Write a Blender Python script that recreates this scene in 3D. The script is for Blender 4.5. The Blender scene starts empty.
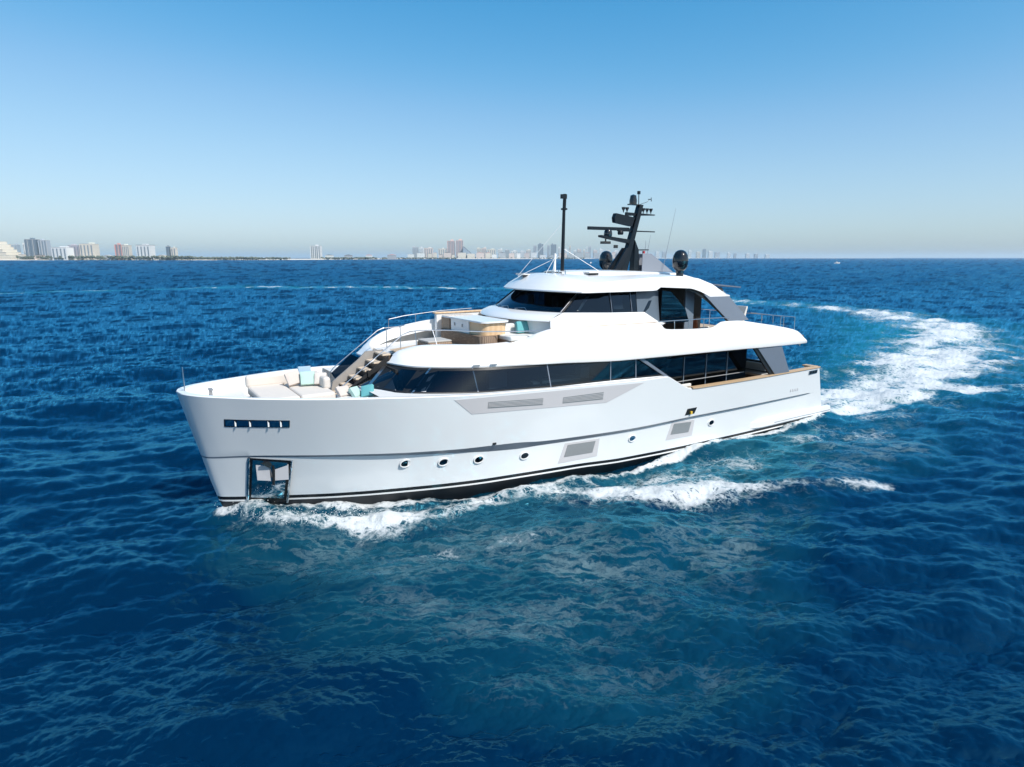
import bpy, bmesh, math, random
import numpy as np
from mathutils import Matrix, Vector
R = math.radians
random.seed(7); rng = np.random.default_rng(11)
sc = bpy.context.scene
col = sc.collection

# ------------------------------------------------------------------ camera, sky, sun, exposure
CAM_H = 9.5
cd = bpy.data.cameras.new('camera'); cam = bpy.data.objects.new('camera', cd); col.objects.link(cam)
cam.location = (0, 0, CAM_H); cam.rotation_euler = (R(90 - 11.48), 0, 0)
cd.sensor_width = 36; cd.sensor_fit = 'HORIZONTAL'; cd.lens = 36 * 620 / 1024
cd.clip_start = .1; cd.clip_end = 60000
sc.camera = cam

SUN_EL, SUN_AZ = 48, 132            # azimuth clockwise from +Y (north = view direction)
sv = Vector((math.sin(R(SUN_AZ)) * math.cos(R(SUN_EL)), math.cos(R(SUN_AZ)) * math.cos(R(SUN_EL)), math.sin(R(SUN_EL))))
world = bpy.data.worlds.new('World'); sc.world = world; world.use_nodes = True
wn = world.node_tree.nodes; wl = world.node_tree.links
sky = wn.new('ShaderNodeTexSky'); sky.sky_type = 'NISHITA'; sky.sun_disc = False
sky.sun_elevation = R(SUN_EL); sky.sun_rotation = R(SUN_AZ)
sky.air_density = 1.0; sky.dust_density = 1.0; sky.ozone_density = 2.5; sky.altitude = 0
bg = wn['Background']; bg.inputs[1].default_value = 0.12
# grade the clear-air sky channel by channel (deep cyan overhead, pale low down), the way the camera recorded it
sp_ = wn.new('ShaderNodeSeparateColor'); cb_ = wn.new('ShaderNodeCombineColor'); wl.new(sky.outputs[0], sp_.inputs[0])
def grade(i, pts):
    d = wn.new('ShaderNodeMath'); d.operation = 'MULTIPLY'; d.inputs[1].default_value = .1; f = wn.new('ShaderNodeFloatCurve'); u = wn.new('ShaderNodeMath'); u.operation = 'MULTIPLY'; u.inputs[1].default_value = 10
    c = f.mapping.curves[0]; c.points[0].location = (0, 0); c.points[1].location = (1, pts[-1][1] / 10)
    for x, y in pts[:-1]: c.points.new(x / 10, y / 10)
    f.mapping.update(); wl.new(sp_.outputs[i], d.inputs[0]); wl.new(d.outputs[0], f.inputs['Value']); wl.new(f.outputs[0], u.inputs[0]); wl.new(u.outputs[0], cb_.inputs[i])
grade(0, [(.5, .06), (1.08, .24), (1.6, .75), (2.43, 2.0), (4.13, 3.5), (10, 7)])
grade(1, [(1.0, 1.0), (2.0, 2.05), (4.1, 4.15), (5.5, 5.1), (10, 7.5)])
grade(2, [(2.0, 2.5), (3.7, 4.5), (5.9, 6.1), (10, 7.8)])
wl.new(cb_.outputs[0], bg.inputs[0])
sl = bpy.data.lights.new('sun', 'SUN'); so = bpy.data.objects.new('sun', sl); col.objects.link(so)
sl.energy = 4.0; sl.angle = R(.53); sl.color = (1, .955, .89)
so.rotation_euler = sv.to_track_quat('Z', 'Y').to_euler(); so.location = (40, -20, 60)
sc.view_settings.view_transform = 'Standard'; sc.view_settings.look = 'None'
sc.view_settings.exposure = 0.32; sc.view_settings.gamma = 1
sc.cycles.use_denoising = True
sc.cycles.max_bounces = 8; sc.cycles.transparent_max_bounces = 12
sc.cycles.volume_bounces = 2; sc.cycles.sample_clamp_direct = 3; sc.cycles.sample_clamp_indirect = 4
sc.cycles.caustics_reflective = False; sc.cycles.caustics_refractive = False

# ------------------------------------------------------------------ materials
MATS = {}
def pbr(name, c, rough=.4, metal=0, coat=0, spec=.5, noise=0, nscale=3, bump=0, bscale=40):
    m = bpy.data.materials.new(name); m.use_nodes = True; nt = m.node_tree; p = nt.nodes['Principled BSDF']
    p.inputs['Base Color'].default_value = (*c, 1); p.inputs['Roughness'].default_value = rough
    p.inputs['Metallic'].default_value = metal; p.inputs['Coat Weight'].default_value = coat
    p.inputs['Coat Roughness'].default_value = .05; p.inputs['Specular IOR Level'].default_value = spec
    tc = nt.nodes.new('ShaderNodeTexCoord')
    if noise:
        n = nt.nodes.new('ShaderNodeTexNoise'); n.inputs['Scale'].default_value = nscale; n.inputs['Detail'].default_value = 6
        nt.links.new(tc.outputs['Object'], n.inputs['Vector'])
        mx = nt.nodes.new('ShaderNodeMix'); mx.data_type = 'RGBA'
        mx.inputs[6].default_value = (*[v * (1 - noise) for v in c], 1); mx.inputs[7].default_value = (*[min(1, v * (1 + noise)) for v in c], 1)
        nt.links.new(n.outputs[0], mx.inputs[0]); nt.links.new(mx.outputs[2], p.inputs['Base Color'])
    if bump:
        n = nt.nodes.new('ShaderNodeTexNoise'); n.inputs['Scale'].default_value = bscale; n.inputs['Detail'].default_value = 4
        nt.links.new(tc.outputs['Object'], n.inputs['Vector'])
        b = nt.nodes.new('ShaderNodeBump'); b.inputs['Strength'].default_value = bump; b.inputs['Distance'].default_value = .02
        nt.links.new(n.outputs[0], b.inputs['Height']); nt.links.new(b.outputs[0], p.inputs['Normal'])
    MATS[name] = m; return m

def wood(name, c1, c2, scale=(1, 14, 14), rough=.45):
    m = pbr(name, c1, rough); nt = m.node_tree; p = nt.nodes['Principled BSDF']
    tc = nt.nodes.new('ShaderNodeTexCoord'); mp = nt.nodes.new('ShaderNodeMapping'); mp.inputs['Scale'].default_value = scale
    w = nt.nodes.new('ShaderNodeTexWave'); w.inputs['Scale'].default_value = 1.2; w.inputs['Distortion'].default_value = 2.5; w.inputs['Detail'].default_value = 3
    r = nt.nodes.new('ShaderNodeValToRGB'); r.color_ramp.elements[0].color = (*c1, 1); r.color_ramp.elements[1].color = (*c2, 1)
    nt.links.new(tc.outputs['Object'], mp.inputs[0]); nt.links.new(mp.outputs[0], w.inputs[0])
    nt.links.new(w.outputs[1], r.inputs[0]); nt.links.new(r.outputs[0], p.inputs['Base Color'])
    return m

pbr('gelcoat', (.80, .80, .79), .22, coat=.5, noise=.012, nscale=.8)
pbr('hull_paint', (.75, .78, .79), .16, coat=.6, noise=.012, nscale=.5)
pbr('panel_grey', (.55, .54, .55), .35, noise=.03)
pbr('shade_and_trim_grey', (.16, .20, .25), .3)  # real grey trim, and painted shade on the hull's knuckle ledge
pbr('boot_black', (.008, .009, .011), .25)
pbr('antifoul', (.012, .014, .018), .5, noise=.3, nscale=2)
pbr('deck_white', (.68, .66, .63), .5, noise=.03, nscale=6)
pbr('steel', (.55, .56, .58), .28, metal=1)
pbr('mirror_steel', (.55, .60, .65), .05, metal=1)
pbr('mesh_metal', (.33, .33, .33), .45, metal=.4, noise=.15, nscale=25)
pbr('panel_dark', (.10, .13, .165), .3)
pbr('fin_metal', (.20, .225, .27), .35, metal=.35, noise=.05)
pbr('mast_paint', (.006, .008, .012), .35, spec=.35)
pbr('mast_grey', (.22, .24, .28), .4)
pbr('dome_black', (.008, .008, .01), .12, coat=.6)
pbr('black_matt', (.006, .006, .007), .5)
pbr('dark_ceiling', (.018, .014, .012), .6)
pbr('interior_dark', (.012, .012, .013), .8)
pbr('curtain', (.55, .55, .52), .9, noise=.05)
pbr('lamp_white', (.75, .76, .76), .35)
wood('teak', (.48, .32, .18), (.58, .41, .25), (2, 18, 2))
wood('light_wood', (.62, .42, .24), (.70, .50, .31), (1, 1, 9))
wood('rattan', (.17, .115, .08), (.34, .24, .17), (3, 3, 16), .7)
pbr('tread_wood', (.62, .50, .38), .6, noise=.1)
pbr('riser_brown', (.11, .08, .06), .6)
pbr('taupe', (.30, .28, .26), .5, noise=.06, nscale=8)
pbr('cream_fabric', (.64, .58, .52), .9, noise=.04, nscale=9, bump=.15)
pbr('white_fabric', (.66, .65, .62), .9, noise=.04, nscale=9, bump=.15)
pbr('grey_fabric', (.42, .41, .39), .9, noise=.06, bump=.15)
pbr('beige_fabric', (.56, .49, .44), .9, noise=.06, bump=.15)
pbr('mint_fabric', (.40, .56, .49), .9, noise=.05, bump=.15)
pbr('turquoise_fabric', (.12, .38, .40), .9, noise=.05, bump=.15)
pbr('blue_fabric', (.30, .42, .52), .9, noise=.05, bump=.15)
pbr('tan_fabric', (.33, .13, .07), .8, noise=.08)
pbr('rubber', (.02, .02, .02), .7)
pbr('yellow', (.7, .45, .05), .5)
pbr('red_lamp', (.45, .03, .04), .3)

def glassy(name, tint, refl=.06, rough=.02, sec=(.58, .74, .92)):
    """tinted marine glass: dark see-through body under a fresnel reflection"""
    m = bpy.data.materials.new(name); m.use_nodes = True; nt = m.node_tree
    for n in list(nt.nodes): nt.nodes.remove(n)
    out = nt.nodes.new('ShaderNodeOutputMaterial'); tr = nt.nodes.new('ShaderNodeBsdfTransparent'); tr.inputs[0].default_value = (*tint, 1)
    gl = nt.nodes.new('ShaderNodeBsdfGlossy'); gl.inputs['Roughness'].default_value = rough; gl.inputs[0].default_value = (*sec, 1)
    fr = nt.nodes.new('ShaderNodeFresnel'); fr.inputs[0].default_value = 1.52
    ad = nt.nodes.new('ShaderNodeMath'); ad.operation = 'ADD'; ad.use_clamp = True; ad.inputs[1].default_value = refl
    mx = nt.nodes.new('ShaderNodeMixShader')
    nt.links.new(fr.outputs[0], ad.inputs[0]); nt.links.new(ad.outputs[0], mx.inputs[0])
    nt.links.new(tr.outputs[0], mx.inputs[1]); nt.links.new(gl.outputs[0], mx.inputs[2]); nt.links.new(mx.outputs[0], out.inputs[0])
    MATS[name] = m; return m
glassy('glass', (.15, .20, .245), .015)
glassy('black_glass', (.02, .025, .03), .015)
glassy('clear_glass', (.55, .6, .62), .02)

# ------------------------------------------------------------------ mesh helpers
class MB:
    def __init__(s): s.v = []; s.f = []; s.m = []
    def add(s, vs, fs, mi=0):
        o = len(s.v); s.v += [tuple(map(float, q)) for q in vs]
        s.f += [tuple(i + o for i in f) for f in fs]; s.m += [mi] * len(fs); return s
    def grid(s, rows, mi=0, rowmats=None, close=False):
        n = len(rows[0]); o = len(s.v)
        for r in rows: s.v += [tuple(map(float, q)) for q in r]
        for i in range(len(rows) - 1):
            for j in range(n if close else n - 1):
                k = (j + 1) % n
                s.f.append((o + i * n + j, o + i * n + k, o + (i + 1) * n + k, o + (i + 1) * n + j)); s.m.append(rowmats[i] if rowmats else mi)
        return s
    def box(s, c, d, rz=0, mi=0, ry=0):
        x, y, z = [k / 2 for k in d]
        M = Matrix.Translation(c) @ Matrix.Rotation(rz, 4, 'Z') @ Matrix.Rotation(ry, 4, 'Y')
        vs = [M @ Vector((a * x, b * y, e * z)) for e in (-1, 1) for a, b in ((-1, -1), (1, -1), (1, 1), (-1, 1))]
        return s.add(vs, [(3, 2, 1, 0), (4, 5, 6, 7), (0, 1, 5, 4), (1, 2, 6, 5), (2, 3, 7, 6), (3, 0, 4, 7)], mi)
    def tube(s, pts, r, n=8, mi=0, caps=True):
        pts = [Vector(p) for p in pts]; rows = []
        rr = r if isinstance(r, (list, tuple)) else [r] * len(pts)
        up = None
        for i, p in enumerate(pts):
            t = (pts[min(i + 1, len(pts) - 1)] - pts[max(i - 1, 0)]).normalized()
            if up is None: up = Vector((0, 0, 1)) if abs(t.z) < .9 else Vector((1, 0, 0))
            a = t.cross(up).normalized(); b = t.cross(a).normalized(); up = -b if False else up
            rows.append([p + (a * math.cos(2 * math.pi * k / n) + b * math.sin(2 * math.pi * k / n)) * rr[i] for k in range(n)])
        o = len(s.v); s.grid(rows, mi, close=True)
        if caps:
            s.f.append(tuple(range(o, o + n))); s.m.append(mi)
            e = o + (len(pts) - 1) * n; s.f.append(tuple(range(e + n - 1, e - 1, -1))); s.m.append(mi)
        return s
    def lathe(s, c, prof, n=24, mi=0):
        rows = [[(c[0] + r * math.cos(2 * math.pi * k / n), c[1] + r * math.sin(2 * math.pi * k / n), c[2] + z) for k in range(n)] for r, z in prof]
        return s.grid(rows, mi, close=True)
    def prism(s, poly, d, mi=0):
        """poly = list of 3D points (planar), extruded by vector d"""
        n = len(poly); d = Vector(d); vs = [Vector(p) for p in poly] + [Vector(p) + d for p in poly]
        return s.add(vs, [tuple(range(n - 1, -1, -1)), tuple(range(n, 2 * n))] + [(i, (i + 1) % n, n + (i + 1) % n, n + i) for i in range(n)], mi)
    def build(s, name, mats, parent=None, smooth=False, bevel=0, sub=0, fix=True, auto=40):
        me = bpy.data.meshes.new(name); me.from_pydata(s.v, [], s.f)
        for m in (mats if isinstance(mats, (list, tuple)) else [mats]): me.materials.append(MATS[m] if isinstance(m, str) else m)
        me.polygons.foreach_set('material_index', s.m)
        if fix:
            bm = bmesh.new(); bm.from_mesh(me); bmesh.ops.remove_doubles(bm, verts=bm.verts, dist=1e-4)
            bmesh.ops.recalc_face_normals(bm, faces=bm.faces); bm.to_mesh(me); bm.free()
        if smooth:
            me.polygons.foreach_set('use_smooth', [True] * len(me.polygons))
            me.set_sharp_from_angle(angle=R(auto))
        o = bpy.data.objects.new(name, me); col.objects.link(o)
        if parent: o.parent = parent
        if bevel:
            b = o.modifiers.new('bevel', 'BEVEL'); b.width = bevel; b.segments = 3; b.limit_method = 'ANGLE'; b.harden_normals = False
        if sub:
            b = o.modifiers.new('sub', 'SUBSURF'); b.levels = b.render_levels = sub
        return o

def tag(o, label=None, cat=None, group=None, kind=None):
    if label: o['label'] = label
    if cat: o['category'] = cat
    if group: o['group'] = group
    if kind: o['kind'] = kind
    return o
def empty(name, loc=(0, 0, 0), rz=0):
    o = bpy.data.objects.new(name, None); o.location = loc; o.rotation_euler = (0, 0, rz); o.empty_display_size = .3; col.objects.link(o); return o
def ip(x, xs, ys): return float(np.interp(x, xs, ys))
def smooth_ip(x, xs, ys):
    """monotone cubic (Fritsch-Carlson) interpolation, array or scalar"""
    xs = np.asarray(xs, float); ys = np.asarray(ys, float); h = np.diff(xs); d = np.diff(ys) / h
    m = np.empty_like(xs); m[0] = d[0]; m[-1] = d[-1]
    for i in range(1, len(xs) - 1): m[i] = 0 if d[i - 1] * d[i] <= 0 else 2 * d[i - 1] * d[i] / (d[i - 1] + d[i])
    x = np.clip(np.asarray(x, float), xs[0], xs[-1]); i = np.clip(np.searchsorted(xs, x) - 1, 0, len(xs) - 2)
    t = (x - xs[i]) / h[i]
    r = (2 * t**3 - 3 * t**2 + 1) * ys[i] + (t**3 - 2 * t**2 + t) * h[i] * m[i] + (-2 * t**3 + 3 * t**2) * ys[i + 1] + (t**3 - t**2) * h[i] * m[i + 1]
    return float(r) if r.ndim == 0 else r

# ------------------------------------------------------------------ the yacht's own frame: x forward, y port, z up
TH = R(32.596); YO = Vector((17.67, 40.74, 0))
YM = Matrix.Translation(YO) @ Matrix.Rotation(TH + math.pi, 4, 'Z')
yacht = empty('motor_yacht', YO, TH + math.pi)
tag(yacht, 'large white motor yacht with dark windows turning on the blue sea', 'yacht')
def afloat(o, p=(0, 0, 0), rz=0):
    """place a loose thing lying on the yacht (its mesh is built about the point p of the yacht's frame)"""
    q = YM @ Vector(p); o.location = q; o.rotation_euler = (0, 0, TH + math.pi + rz); return o
P = lambda mb, name, mat, parent=None, **k: mb.build(name, mat, parent or yacht, **k)
# ------------------------------------------------------------------ hull
def x_stem(z): return smooth_ip(z, [-1.6, -.2, .14, 1.12, 2.19, 3.39, 4.78], [33.2, 34.12, 34.17, 34.42, 34.66, 34.95, 35.27])
def x_aft(z): return ip(z, [-1.6, .4, 3.05], [.9, .6, 1.65])
def z_sheer(x): return ip(x, [0, 12.9, 13.45, 14.8, 16.6, 21, 25, 27, 29, 31, 33, 35.3], [3.03, 3.05, 3.2, 3.9, 3.9, 4.07, 4.24, 4.38, 4.52, 4.6, 4.67, 4.78])
def b_sheer(d): return smooth_ip(d, [0, .1, .3, .7, 1.5, 2.5, 4, 5, 6, 7, 8.5, 10, 25, 30, 36], [.02, .5, .86, 1.3, 1.88, 2.5, 3.26, 3.64, 3.93, 4.11, 4.25, 4.3, 4.3, 4.12, 3.85])
def b_water(d): return smooth_ip(d, [0, .1, .5, 1, 2, 4, 6, 8, 10, 14, 25, 36], [.02, .13, .36, .62, 1.12, 2.1, 2.85, 3.32, 3.57, 3.76, 3.8, 3.6])
def z_chine(x): return smooth_ip(x, [0, 12, 16, 21, 24, 27.5, 30.5, 33.3, 35], [1.52, 1.53, 1.48, 1.62, 1.80, 2.08, 2.28, 2.36, 2.25])
def h_chine(x): return smooth_ip(x, [0, 2, 2.6, 12, 20, 22, 23.2, 24.6, 26, 31, 35], [0, .0, .09, .13, .2, .24, .34, .30, .2, .10, .06])
def z_boot(x): return smooth_ip(x, [0, 12, 17, 20, 24, 29, 32, 34.5], [-.22, -.2, -.1, .1, .25, .42, .42, .42])
def hull_y(x, z):
    d = max(0, x_stem(z) - x); zs = z_sheer(x) if x > 14.8 else ip(x, [0, 14.8], [3.6, 3.95])
    f = min(1.3, max(0, (z + .2) / (zs + .2))); bw, bs = b_water(d), b_sheer(d)
    y = bw + (bs - bw) * f**1.12 if z > -.2 else bw * max(.05, 1 - ((-.2 - z) / 1.6)**2)
    zc, hh = z_chine(x), h_chine(x)
    ins = .16 * min(1, d / 6) * min(1, hh / .12)
    if hh > 0 and z < zc + hh / 2: y -= ins * min(1, (zc + hh / 2 - z) / hh) * max(0, 1 - max(0, zc - hh - z) / 2.2)
    return y
ts = sorted(set([round(v, 5) for v in np.concatenate([np.linspace(0, .3, 30), np.linspace(.3, .45, 30), np.linspace(.45, .85, 60), 1 - np.linspace(0, 1, 45)**1.8 * .15])]))
def hull_rows(side):
    def pt(t, zf):
        x = 1 + t * 34
        for _ in range(5): z = zf(x); x = x_aft(z) + t * (x_stem(z) - x_aft(z))
        z = zf(x); return (x, side * hull_y(x, z), z)
    L = [lambda x: -1.6, lambda x: -.9, z_boot, lambda x: z_boot(x) + .07, lambda x: z_boot(x) + .21,
         lambda x: z_boot(x) + (z_chine(x) - z_boot(x)) * .45, lambda x: z_chine(x) - h_chine(x) - .02,
         lambda x: z_chine(x) - h_chine(x) / 2 - .001, lambda x: z_chine(x) + h_chine(x) / 2 + .001]
    for k in (.12, .3, .5, .7, .86, .97, 1.0):
        L.append(lambda x, k=k: (z_chine(x) + h_chine(x) / 2) * (1 - k) + (z_sheer(x)) * k + (.004 if k == 0 else 0))
    return [[pt(t, f) for t in ts] for f in L]
RM = [3, 3, 1, 2, 0, 0, 0, 4, 0, 0, 0, 0, 0, 0, 0]  # the grey ledge row has the shade under the knuckle painted in
hb = MB()
for sd in (1, -1):
    rows = hull_rows(sd); hb.grid(rows, rowmats=RM)
pr, sr = hull_rows(1), hull_rows(-1)
hb.grid([[a[0] for a in pr if a[0][2] < 2.3], [a[0] for a in sr if a[0][2] < 2.3]], 0)              # low transom, the cockpit is open aft
hull = P(hb, 'hull', ['hull_paint', 'gelcoat', 'boot_black', 'antifoul', 'shade_and_trim_grey'], smooth=True, auto=13)

# bulwark cap and inside, both sides
def bulwark(sd):
    m = MB(); a, b, c, d, e = [], [], [], [], []
    for t in ts:
        x = x_aft(4) + t * (x_stem(4.7) - x_aft(4)) if t < .9 else None
        if x is None: x = 1.65 + t * (35.27 - 1.65)
        zs = z_sheer(x); y = hull_y(x, zs); w = min(.24, y * .55)
        dz = 3.8 if x > 26.5 else (2.15 if x < 14.2 else zs - .25)
        if x > 33.2: dz = min(zs - .3, 3.8 + (x - 33.2) * .3)
        xi = x - (0.0 if x < 33 else .22 * ((x - 33) / 2.27)**2)
        a.append((x, sd * y, zs)); b.append((x, sd * (y - .03), zs + .03)); c.append((xi, sd * (y - w + .03), zs + .03)); d.append((xi, sd * (y - w), zs)); e.append((xi, sd * max(.0, y - w - .1), dz))
    m.grid([a, b, c, d, e], 0); return m
for sd in (1, -1): P(bulwark(sd), 'bulwark', ['gelcoat'], smooth=True)
def outline(x0, x1, zf, inset, n=40):
    xs = np.linspace(x0, x1, n); return [(x, max(.02, hull_y(x, zf) - inset)) for x in xs]
def deck(name, x0, x1, z, inset, mat, zf=None, th=.06):
    o = outline(x0, x1, zf or z, inset); m = MB()
    top = [(x, y, z) for x, y in o]; bot = [(x, -y, z) for x, y in o]; m.grid([top, bot]); m.grid([[(x, y, z - th) for x, y in o], top]); m.grid([bot, [(x, -y, z - th) for x, y in o]])
    return P(m, name, mat)
deck('foredeck', 26.5, 34.0, 3.8, .3, 'deck_white', 4.2)
deck('main_deck', 1.3, 15.5, 2.12, .3, 'teak', 2.5)
deck('anchor_deck', 32.9, 34.95, 4.3, .26, 'deck_white', 4.5)
m = MB().box((.75, 0, .22), (1.7, 7.0, .2)); P(m, 'swim_platform', 'teak', bevel=.03)
# fold-down side platform / spray step at the stern
for sd in (1, -1):
    m = MB(); r1, r2, r3, r4 = [], [], [], []
    for x in np.linspace(-.1, 7.6, 24):
        k = min(1, (7.6 - x) / .8); y = hull_y(max(x, .7), .3)
        r1.append((x, sd * (y - .05), .50)); r2.append((x, sd * (y + .16 * k), .46)); r3.append((x, sd * (y + .17 * k), .12)); r4.append((x, sd * (y - .05), .06))
    m.grid([r1, r2, r3, r4]); m.f.append((0, 24, 48, 72)); m.m.append(0)
    st = P(m, 'stern_step', 'gelcoat', smooth=True)
    m = MB(); m.grid([[(x, sd * (hull_y(max(x, .7), .3) + .18 * min(1, (7.6 - x) / .8)), z) for x in np.linspace(-.08, 5.6, 20)] for z in (.21, .24)]); P(m, 'rubbing_strip', 'shade_and_trim_grey', st)
# teak cap rails aft
for sd in (1, -1):
    m = MB(); xs = np.linspace(1.62, 13.0, 30)
    q = [(sd * (hull_y(x, z_sheer(x)) + .05), z_sheer(x)) for x in xs]
    m.grid([[(x, y, z + .032) for x, (y, z) in zip(xs, q)], [(x, y, z + .09) for x, (y, z) in zip(xs, q)], [(x, y - sd * .36, z + .09) for x, (y, z) in zip(xs, q)], [(x, y - sd * .36, z + .032) for x, (y, z) in zip(xs, q)]], close=False)
    P(m, 'cap_rail', 'teak')
for sd in (1, -1): P(MB().box((1.82, sd * 3.42, 3.1), (.42, .75, .075)), 'cap_rail', 'teak'); P(MB().box((1.9, sd * 3.45, 2.5), (.2, .6, 1.1)), 'corner_bulwark', 'gelcoat')

# surface patches that follow the hull's side
def patch(name, quad, mat, off=.02, nx=10, nz=4, parent=None, th=.02, sd=1):
    """quad = (x,z) corners: fwd-bottom, aft-bottom, aft-top, fwd-top; a thin plate lying on the hull"""
    A, B, Cc, D = [np.array(q, float) for q in quad]; m = MB(); rows = []
    for j in range(nz + 1):
        v = j / nz; rows.append([])
        for i in range(nx + 1):
            u = i / nx; q = (A * (1 - u) + B * u) * (1 - v) + (D * (1 - u) + Cc * u) * v
            rows[-1].append((q[0], sd * (hull_y(q[0], q[1]) + off), q[1]))
    m.grid(rows)
    ed = rows[0] + [r[-1] for r in rows[1:]] + rows[-1][-2::-1] + [r[0] for r in rows[-2:0:-1]]
    m.grid([ed + [ed[0]], [(x, y - sd * (off + .03), z) for x, y, z in ed + [ed[0]]]])
    return P(m, name, mat, parent)
rec = patch('side_recess', [(25.5, 3.5), (18.6, 3.1), (16.4, 3.80), (26.3, 4.19)], 'panel_grey', .012, 24)  # flat plate; its grey paints the shade of the recessed, downward-facing side
for q in ([(24.8, 3.66), (22.15, 3.46), (22.15, 3.75), (24.8, 3.92)], [(21.1, 3.39), (18.85, 3.29), (18.85, 3.63), (21.1, 3.66)]):
    v = patch('vent_slot', q, 'mesh_metal', .022, 12, 4)
    m = MB()
    for k in range(1, 5):
        w = k / 5; a = [q[0][i] * (1 - w) + q[3][i] * w for i in (0, 1)]; b = [q[1][i] * (1 - w) + q[2][i] * w for i in (0, 1)]
        m.tube([(a[0], hull_y(*a) + .03, a[1]), (b[0], hull_y(*b) + .03, b[1])], .008, 4)
    P(m, 'louvre', 'panel_grey', v)
for x0, x1 in ((20.95, 18.75), (14.25, 12.4)):
    f = patch('air_intake', [(x0, .52), (x1 - .05, .48), (x1 - .15, 1.33), (x0 - .35, 1.42)], 'panel_grey', .012, 10)
    patch('grille', [(x0 - .32, .78), (x1 + .25, .72), (x1 + .1, 1.25), (x0 - .5, 1.32)], 'mesh_metal', .028, 10, 4, f)
for x, z in ((27.96, 1.68), (26.45, 1.53), (24.92, 1.40), (22.72, 1.20), (16.56, 1.0), (10.94, .97)):
    m = MB(); n = 20; y0 = hull_y(x, z); sl = (hull_y(x, z + .15) - hull_y(x, z - .15)) / .3
    def el(rx, rz, dy): return [(x + rx * math.cos(2 * math.pi * k / n), y0 + dy + sl * rz * math.sin(2 * math.pi * k / n), z + rz * math.sin(2 * math.pi * k / n)) for k in range(n)]
    m.grid([el(.24, .17, .0), el(.24, .17, .05), el(.2, .135, .05), el(.19, .125, .02)], close=True)
    f = P(m, 'porthole', 'gelcoat', smooth=True)
    m = MB(); m.add(el(.195, .13, .022), [tuple(range(n))]); P(m, 'pane', 'black_glass', f)
# hawse opening
f = patch('hawse_port', [(13.22, 1.72), (12.55, 1.74), (12.42, 2.05), (13.1, 2.05)], 'black_matt', .02, 3)
m = MB().box((12.85, hull_y(12.85, 1.85) + .06, 1.83), (.12, .08, .14)); P(m, 'fairlead_roller', 'yellow', f)
# bow fairlead openings
f = patch('bow_fairlead', [(33.98, 3.60), (32.0, 3.55), (32.0, 3.83), (33.98, 3.90)], 'boot_black', .015, 12)
us = [(.02, .15), (.19, .37), (.41, .65), (.69, .84), (.88, .985)]
for a, b in us:
    lp = lambda u, k: ((33.98 + (32.0 - 33.98) * u), ((3.60, 3.90)[k] + ((3.55, 3.83)[k] - (3.60, 3.90)[k]) * u))
    q = [lp(a, 0), lp(b, 0), lp(b, 1), lp(a, 1)]; q[0] = (q[0][0], q[0][1] + .03); q[1] = (q[1][0], q[1][1] + .03); q[2] = (q[2][0], q[2][1] - .025); q[3] = (q[3][0], q[3][1] - .025)
    patch('opening', q, 'mirror_steel', .028, 4, 3, f)
for u in (.17, .39, .67, .86): P(MB().box((33.98 - 1.98 * u, hull_y(33.98 - 1.98 * u, 3.72) + .015, 3.745 - .05 * u), (.05, .05, .22)), 'divider', 'lamp_white', f)
# anchor pocket: dark frame, polished plate, anchor
pk = patch('anchor_pocket', [(33.38, .45), (32.0, .30), (31.86, 2.14), (33.30, 2.31)], 'boot_black', .03, 10, 8)
pl = patch('polished_plate', [(33.22, .6), (32.16, .5), (32.04, 2.06), (33.14, 2.22)], 'mirror_steel', .045, 10, 8, pk)
y0 = hull_y(32.5, 1.7)
m = MB(); m.tube([(32.48, y0 + .10, 2.02), (32.52, y0 + .06, 1.2)], .05, 8)
for s in (-1, 1): m.prism([(32.5, y0 + .04, 2.12), (32.5 + s * .42, y0 + .06, 2.12), (32.5 + s * .1, y0 + .04, 1.86)], (0, .09, .0)); m.prism([(32.53 + s * .07, y0 - s * .02, 1.36), (32.53 + s * .50, y0 - s * .27 + .03, 1.40), (32.53 + s * .52, y0 - s * .27 + .06, 2.0), (32.53 + s * .10, y0 - s * .02 + .04, 1.95)], (0, .06, 0), 1)
P(m, 'anchor', ['black_matt', 'panel_grey'], pk)
for a, b in (((33.34, .45), (33.26, 2.31)), ((32.04, .32), (31.9, 2.15))): P(MB().tube([(a[0], hull_y(*a) + .06, a[1]), (b[0], hull_y(*b) + .06, b[1])], .045, 8), 'pocket_trim', 'mirror_steel', pk)
# stern side: mooring chock and lettering strokes
f = patch('stern_fairlead', [(2.75, 2.72), (1.85, 2.75), (1.85, 2.97), (2.75, 2.95)], 'steel', .03, 6)
for k in range(3): patch('opening', [(2.68 - k * .28, 2.76), (2.46 - k * .28, 2.77), (2.46 - k * .28, 2.92), (2.68 - k * .28, 2.92)], 'black_matt', .042, 2, 2, f)
m = MB()
for x in (4.35, 4.15, 3.98, 3.8, 3.62): m.box((x, hull_y(x, 1.95) + .012, 1.95), (.035, .02, .17))
P(m, 'name_lettering', 'panel_grey')
# drain spouts along the knuckle
m = MB(); m.box((24.35, hull_y(24.35, 2.06) + .03, 2.06), (.14, .08, .08)); P(m, 'drain_spout', 'black_matt')

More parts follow.
